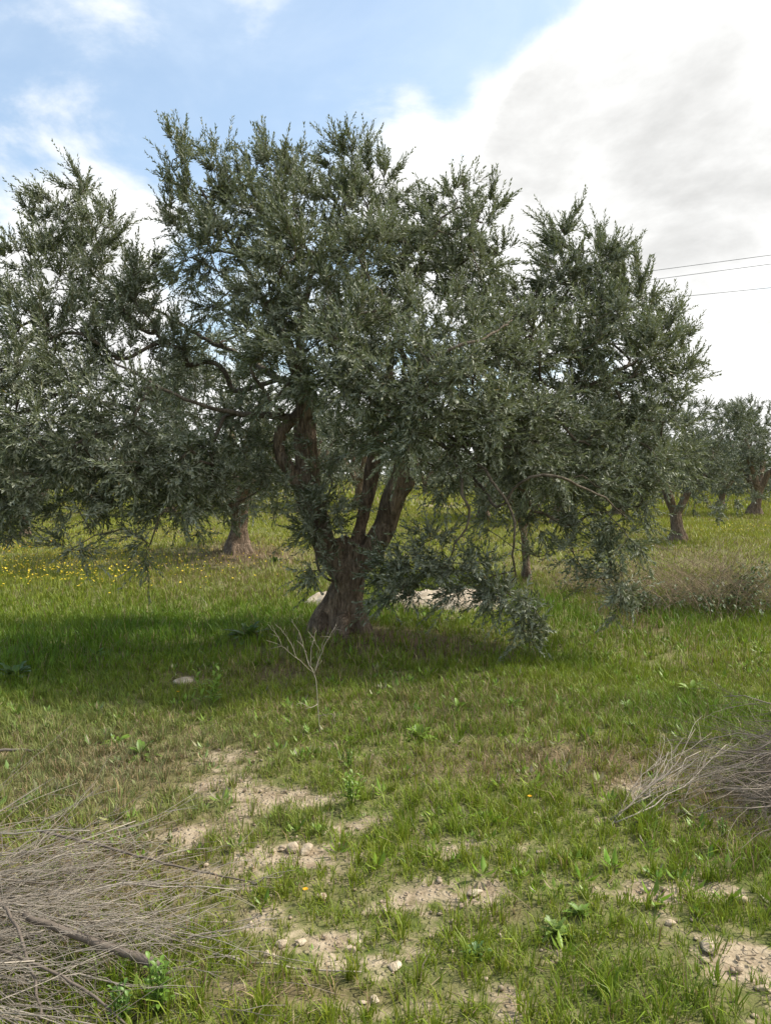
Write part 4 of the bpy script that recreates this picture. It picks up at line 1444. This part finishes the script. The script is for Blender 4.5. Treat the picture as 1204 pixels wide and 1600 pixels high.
def left_pile():
    rng = np.random.default_rng(404)
    c = ground_at(60, 1500)
    spots = []
    for i in range(56):
        # butts lie to the left, tips fan to the right and a little away
        u = rng.random()
        px = -490 + 400 * rng.random() ** 1.1; py = 1375 + 220 * u
        g_ = ground_at(px, py)
        z = .02 + .19 * rng.random() * (1 - abs(u - .5))
        az = rng.normal(-.04 + .10 * (u - .5), .20)
        spots.append((g_ - c + np.array((0, 0, z)), az, rng.normal(-.02, .07), .72 + .35 * rng.random()))
    root = brush_pile('heap of long dry grey prunings filling the lower left corner', c, spots, 405, M_DRY, 11, (.85, 1.3), (.003, .0065), (16, 28), .36, .46)
    # the thick cut limb whose end points to the right
    for pts, rr in (([(40, 1450, .16), (120, 1478, .13), (190, 1498, .09), (252, 1518, .05)], [.010, .013, .014, .015]),
                    ([(60, 1300, .12), (130, 1318, .12), (230, 1345, .08), (330, 1368, .05), (420, 1384, .02)], [.006, .006, .005, .004, .002]),
                    ([(-30, 1500, .2), (60, 1530, .14), (130, 1560, .09), (200, 1610, .03)], [.005, .005, .005, .003]),
                    ([(-20, 1400, .22), (20, 1460, .2), (50, 1530, .12), (65, 1600, .05)], [.006, .006, .005, .004])):
        P = []
        for px, py, z in pts:
            g_ = ground_at(px, py + z * 330); P.append(g_ + np.array((0, 0, z)) - c)
        m = MB(); Q = catmull(np.array(P), .04)
        m.tube(Q + rng.normal(0, .002, Q.shape), np.interp(np.linspace(0, 1, len(Q)), np.linspace(0, 1, len(rr)), rr), 8, .1)
        obj('limb', m.mesh('limb', M_DRY_GREY, smooth=True), root)


left_pile()


def right_pile():
    rng = np.random.default_rng(505)
    c = ground_at(1180, 1290)
    spots = []
    for i in range(95):
        u = rng.random()
        px = 1322 + 150 * rng.random(); py = 1195 + 85 * u
        g_ = ground_at(px, py)
        z = .05 + .36 * rng.random() * (1 - abs(u - .4))
        az = math.pi + rng.normal(.20, .33)
        spots.append((g_ - c + np.array((0, 0, z)), az, rng.normal(-.24, .12), .60 + .3 * rng.random()))
    brush_pile('heap of tangled grey prunings at the right edge', c, spots, 506, M_DRY_GREY, 10, (.8, 1.15), (.004, .008), (16, 26), .45, .44)
    # loose bundle with its butt pointing at the camera side
    a = ground_at(955, 1288)
    b = ground_at(1120, 1190)
    az = math.atan2(b[1] - a[1], b[0] - a[0])
    sp = []
    for i in range(6):
        sp.append((np.array((0, 0, .012)) + rng.normal(0, .012, 3) * np.array((1, 1, .3)), az + rng.normal(-.05, .07), .20 + .06 * rng.normal(), .9 + .12 * rng.random()))
    brush_pile('thin spray of pale dry twigs lying left of the right brush pile', a, sp, 507, M_DRY, 6, (.75, .95), (.003, .004), (7, 11), .3, .22)


right_pile()


def loose_sticks():
    rng = np.random.default_rng(606)
    for i, (x0, y0, x1, y1, r, lab) in enumerate((
            (-20, 1182, 72, 1180, .010, 'dark bent stick lying at the left edge above the brush'),
            (395, 1390, 440, 1388, .004, 'short pale stick in the bare earth right of the left brush pile'),
            (640, 1282, 668, 1310, .0025, 'thin straw-coloured stalk standing in the grass at centre right'),
            (1160, 1345, 1204, 1342, .004, 'pale stick in the grass below the right brush pile'),
            (330, 1500, 560, 1520, .004, 'flattened dry stem across the lower bare ground'))):
        a = ground_at(x0, y0); b = ground_at(x1, y1)
        T = np.linspace(0, 1, 8)[:, None]
        P = (b - a) * T + np.array((0, 0, .02)) + np.cumsum(rng.normal(0, .006, (8, 3)), 0)
        m = MB(); m.tube(P, np.linspace(r, r * .6, 8), 6, rng.random())
        tag(obj('stick', m.mesh('stick', M_DRY_GREY if r > .008 else M_DRY, smooth=True), None, a), lab, 'stick', 'sticks lying in the grass')


loose_sticks()


def skeleton_plant():
    """the bare branching stalk in front of the trunk"""
    rng = np.random.default_rng(707)
    g_ = ground_at(500, 1145); Y = g_[1]
    root = thing('dry_stalk', 'bare pale dry stalk branching in front of the big trunk', 'dry plant', g_)

    def L(px, py, dy=0):
        return at(px, py, Y + dy) - g_
    m = MB(); m.tube(catmull(np.array([L(500, 1150), L(497, 1110), L(493, 1060), (L(484, 1040))]), .03), .0026, 6, .8)
    obj('stem', m.mesh('stem', M_DRY), root)
    for pts in ([(488, 1050, 0), (465, 1030, -.05), (440, 1010, -.1), (415, 1000, -.12)], [(484, 1042, 0), (476, 1015, .05), (466, 985, .08), (455, 970, .1)],
                [(484, 1042, 0), (487, 1012, .02), (494, 985, .05)], [(490, 1055, 0), (500, 1020, -.05), (512, 988, -.08)], [(492, 1050, 0), (506, 1010, .06), (526, 975, .1)],
                [(465, 1030, -.05), (448, 995, -.05), (430, 975, -.05)], [(478, 1020, .04), (470, 1005, 0), (462, 1000, -.04)], [(500, 1020, -.05), (492, 1000, -.1), (480, 985, -.1)],
                [(496, 1100, 0), (485, 1105, -.06), (468, 1098, -.1)], [(498, 1118, 0), (512, 1116, -.03), (520, 1116, -.05)], [(440, 1010, -.1), (436, 996, -.1), (425, 985, -.1)],
                [(512, 1000, -.02), (520, 990, -.06), (524, 984, -.08)]):
        m = MB(); Q = catmull(np.array([L(*p) for p in pts]), .025)
        m.tube(Q + rng.normal(0, .002, Q.shape), np.linspace(.0019, .0008, len(Q)), 5, .5 + .4 * rng.random())
        for _ in range(3):
            q = Q[rng.integers(1, len(Q))]; d = unit(unit(Q[-1] - Q[0]) + rng.normal(0, .5, 3)); l = .02 + .06 * rng.random()
            m.tube(np.stack([q, q + d * l * .5 + rng.normal(0, .003, 3), q + d * l]), [.0012, .001, .0006], 4, .5)
        obj('side_stem', m.mesh('side_stem', M_DRY), root)


skeleton_plant()


def dry_shrub(px, py, wpx, hpx, label, seed, nst, mat, green=0, lean=0.0, depth=.6):
    rng = np.random.default_rng(seed)
    g_ = ground_at(px, py); k = g_[1] / F; W = wpx * k / 2; H = hpx * k
    root = thing('dry_shrub', label, 'shrub', g_)
    m = MB()
    for i in range(nst):
        x = rng.normal(0, .45) * W; y = rng.normal(0, .45) * depth; a = rng.random() * 6.28
        b = np.array((x, y, float(height(g_[0] + x, g_[1] + y)) - g_[2]))
        h = H * (.35 + .75 * rng.random()) * (1 - .5 * (x / W) ** 2 if abs(x) < W else .4)
        d = np.array((math.cos(a) * .55 + lean, math.sin(a) * .5, 1.0)); t = np.linspace(0, 1, 6)[:, None]
        P = b + d * h * t + np.array((math.cos(a), math.sin(a), -.5)) * h * .45 * t ** 2 + np.cumsum(rng.normal(0, .012, (6, 3)), 0)
        m.tube(P, np.linspace(.0030, .0012, 6), 3, rng.random(), cap=False)
        for _ in range(3):
            q = P[rng.integers(1, 5)]; dd = rng.normal(0, 1, 3) * np.array((1, 1, .6)) + np.array((lean, 0, .4)); l = h * .35 * rng.random() + .03
            m.tube(np.stack([q, q + dd * l * .5, q + dd * l * .9 + rng.normal(0, .01, 3)]), [.0017, .0014, .001], 3, rng.random(), cap=False)
    s = obj('stems', m.mesh('stems', mat), root); s['kind'] = 'stuff'
    if green:
        lv = MB()
        for i in range(green):
            v = unit(rng.normal(0, 1, 3)); rr = rng.random() ** .5; q = np.array((v[0] * rr * W * .8 + W * .15, v[1] * rr * depth * .9 - .1, 0)); q[2] = (.02 + abs(v[2]) * H * .75 * (.25 + .9 * vnoise(q[0] * 3.3 + 7, q[1] * 3.3, seed)) ); a = rng.random() * 6.28
            e = rng.normal(.2, .5)
            leaf_strip(lv, q, (math.cos(a) * math.cos(e), math.sin(a) * math.cos(e), math.sin(e)), .045 + .03 * rng.random(), .028, np.array((.055, .09, .024)) * (.6 + rng.random()), .3, 2)
        l = obj('leaves', lv.mesh('leaves', M_WEED), root); l['kind'] = 'stuff'
    return root


dry_shrub(1120, 950, 300, 125, 'wide tangled dry shrub with dark green bramble leaves at right', 811, 380, M_STRAW, 1200, -.1, .8)
dry_shrub(920, 925, 190, 66, 'low mat of dry brown stems left of the tangled shrub', 812, 150, M_STRAW, 300, .2, .6)
dry_shrub(985, 955, 90, 60, 'small heap of grey stems with green leaves between the two dry shrubs', 813, 110, M_DRY_GREY, 260, .1, .35)


def tall_stalks():
    rng = np.random.default_rng(99)
    m = MB(); root = None
    c = ground_at(1150, 900)
    for i in range(46):
        px = 1060 + 200 * rng.random(); py = 872 + 60 * rng.random()
        g_ = ground_at(px, py) - c; h = .35 + .5 * rng.random(); ln = rng.normal(.22, .15)
        t = np.linspace(0, 1, 5)[:, None]
        P = g_ + np.array((ln, rng.normal(0, .1), 1)) * h * t + np.array((.1, 0, -.04)) * t ** 2 * h
        m.tube(P, np.linspace(.0030, .0013, 5), 3, .2 + .5 * rng.random(), cap=False)
    tag(obj('dry_stalks', m.mesh('dry_stalks', M_STRAW), None, c), 'tall thin dry stalks standing behind the tangled shrub at right', 'dry stalks', kind='stuff')


tall_stalks()

# ------------------------------------------------------------------ overhead line
def power_line():
    # directions of the three wires from their places in the photograph
    ends = []
    for k, (ya, yb, xb) in enumerate(((395, 419, 1020), (409, 433, 1020), (446, 457, 1092))):
        A = at(1204, ya, 50.0); B = at(xb, yb, (53.7, 53.9, 52.0)[k])
        d = B - A
        s0 = (38.0 - 50.0) / d[1]; s1 = (92.0 - 50.0) / d[1]
        ends.append((A + d * s0, A + d * s1))
    names = ('uppermost overhead wire crossing the sky at right', 'middle overhead wire just below the uppermost one', 'lowest overhead wire at right')
    for k, (a, b) in enumerate(ends):
        t = np.linspace(0, 1, 40)[:, None]
        P = a * (1 - t) + b * t
        P[:, 2] -= (.5 * 4 * t * (1 - t))[:, 0] * .4
        m = MB(); m.tube(P - a, .017, 5, .5)
        tag(obj('overhead_wire', m.mesh('overhead_wire', M_WIRE), None, a), names[k], 'wire', 'overhead wires at right')
    for (i, lab) in ((0, 'wooden pole carrying the overhead wires beyond the right edge'), (1, 'far wooden pole carrying the overhead wires beyond the left edge')):
        foot = np.mean([e[i] for e in ends], 0); top = max(e[i][2] for e in ends) + .3
        z0 = float(height(foot[0], foot[1]))
        root = thing('utility_pole', lab, 'pole', (foot[0] + .14, foot[1], z0))
        m = MB(); m.tube([(0, 0, -.2), (0, 0, (top - z0) * .5), (0, 0, top - z0)], [.15, .13, .10], 12, .5)
        obj('shaft', m.mesh('shaft', M_POLE, smooth=True), root)
        for e in ends:
            q = e[i] - np.array((foot[0] + .14, foot[1], z0))
            m = MB(); m.tube([(0, 0, q[2] - .16), (q[0], q[1], q[2] - .16)] if abs(q[0]) + abs(q[1]) > .05 else [(0, 0, q[2] - .16), (.2, 0, q[2] - .16)], [.03, .03], 6, .5)
            obj('bracket', m.mesh('bracket', M_POLE), root)
            m = MB(); m.tube([q + np.array((0, 0, -.15)), q + np.array((0, 0, -.08)), q + np.array((0, 0, -.01))], [.04, .055, .03], 8, .5)
            obj('insulator', m.mesh('insulator', M_CERAMIC, smooth=True), root)


power_line()
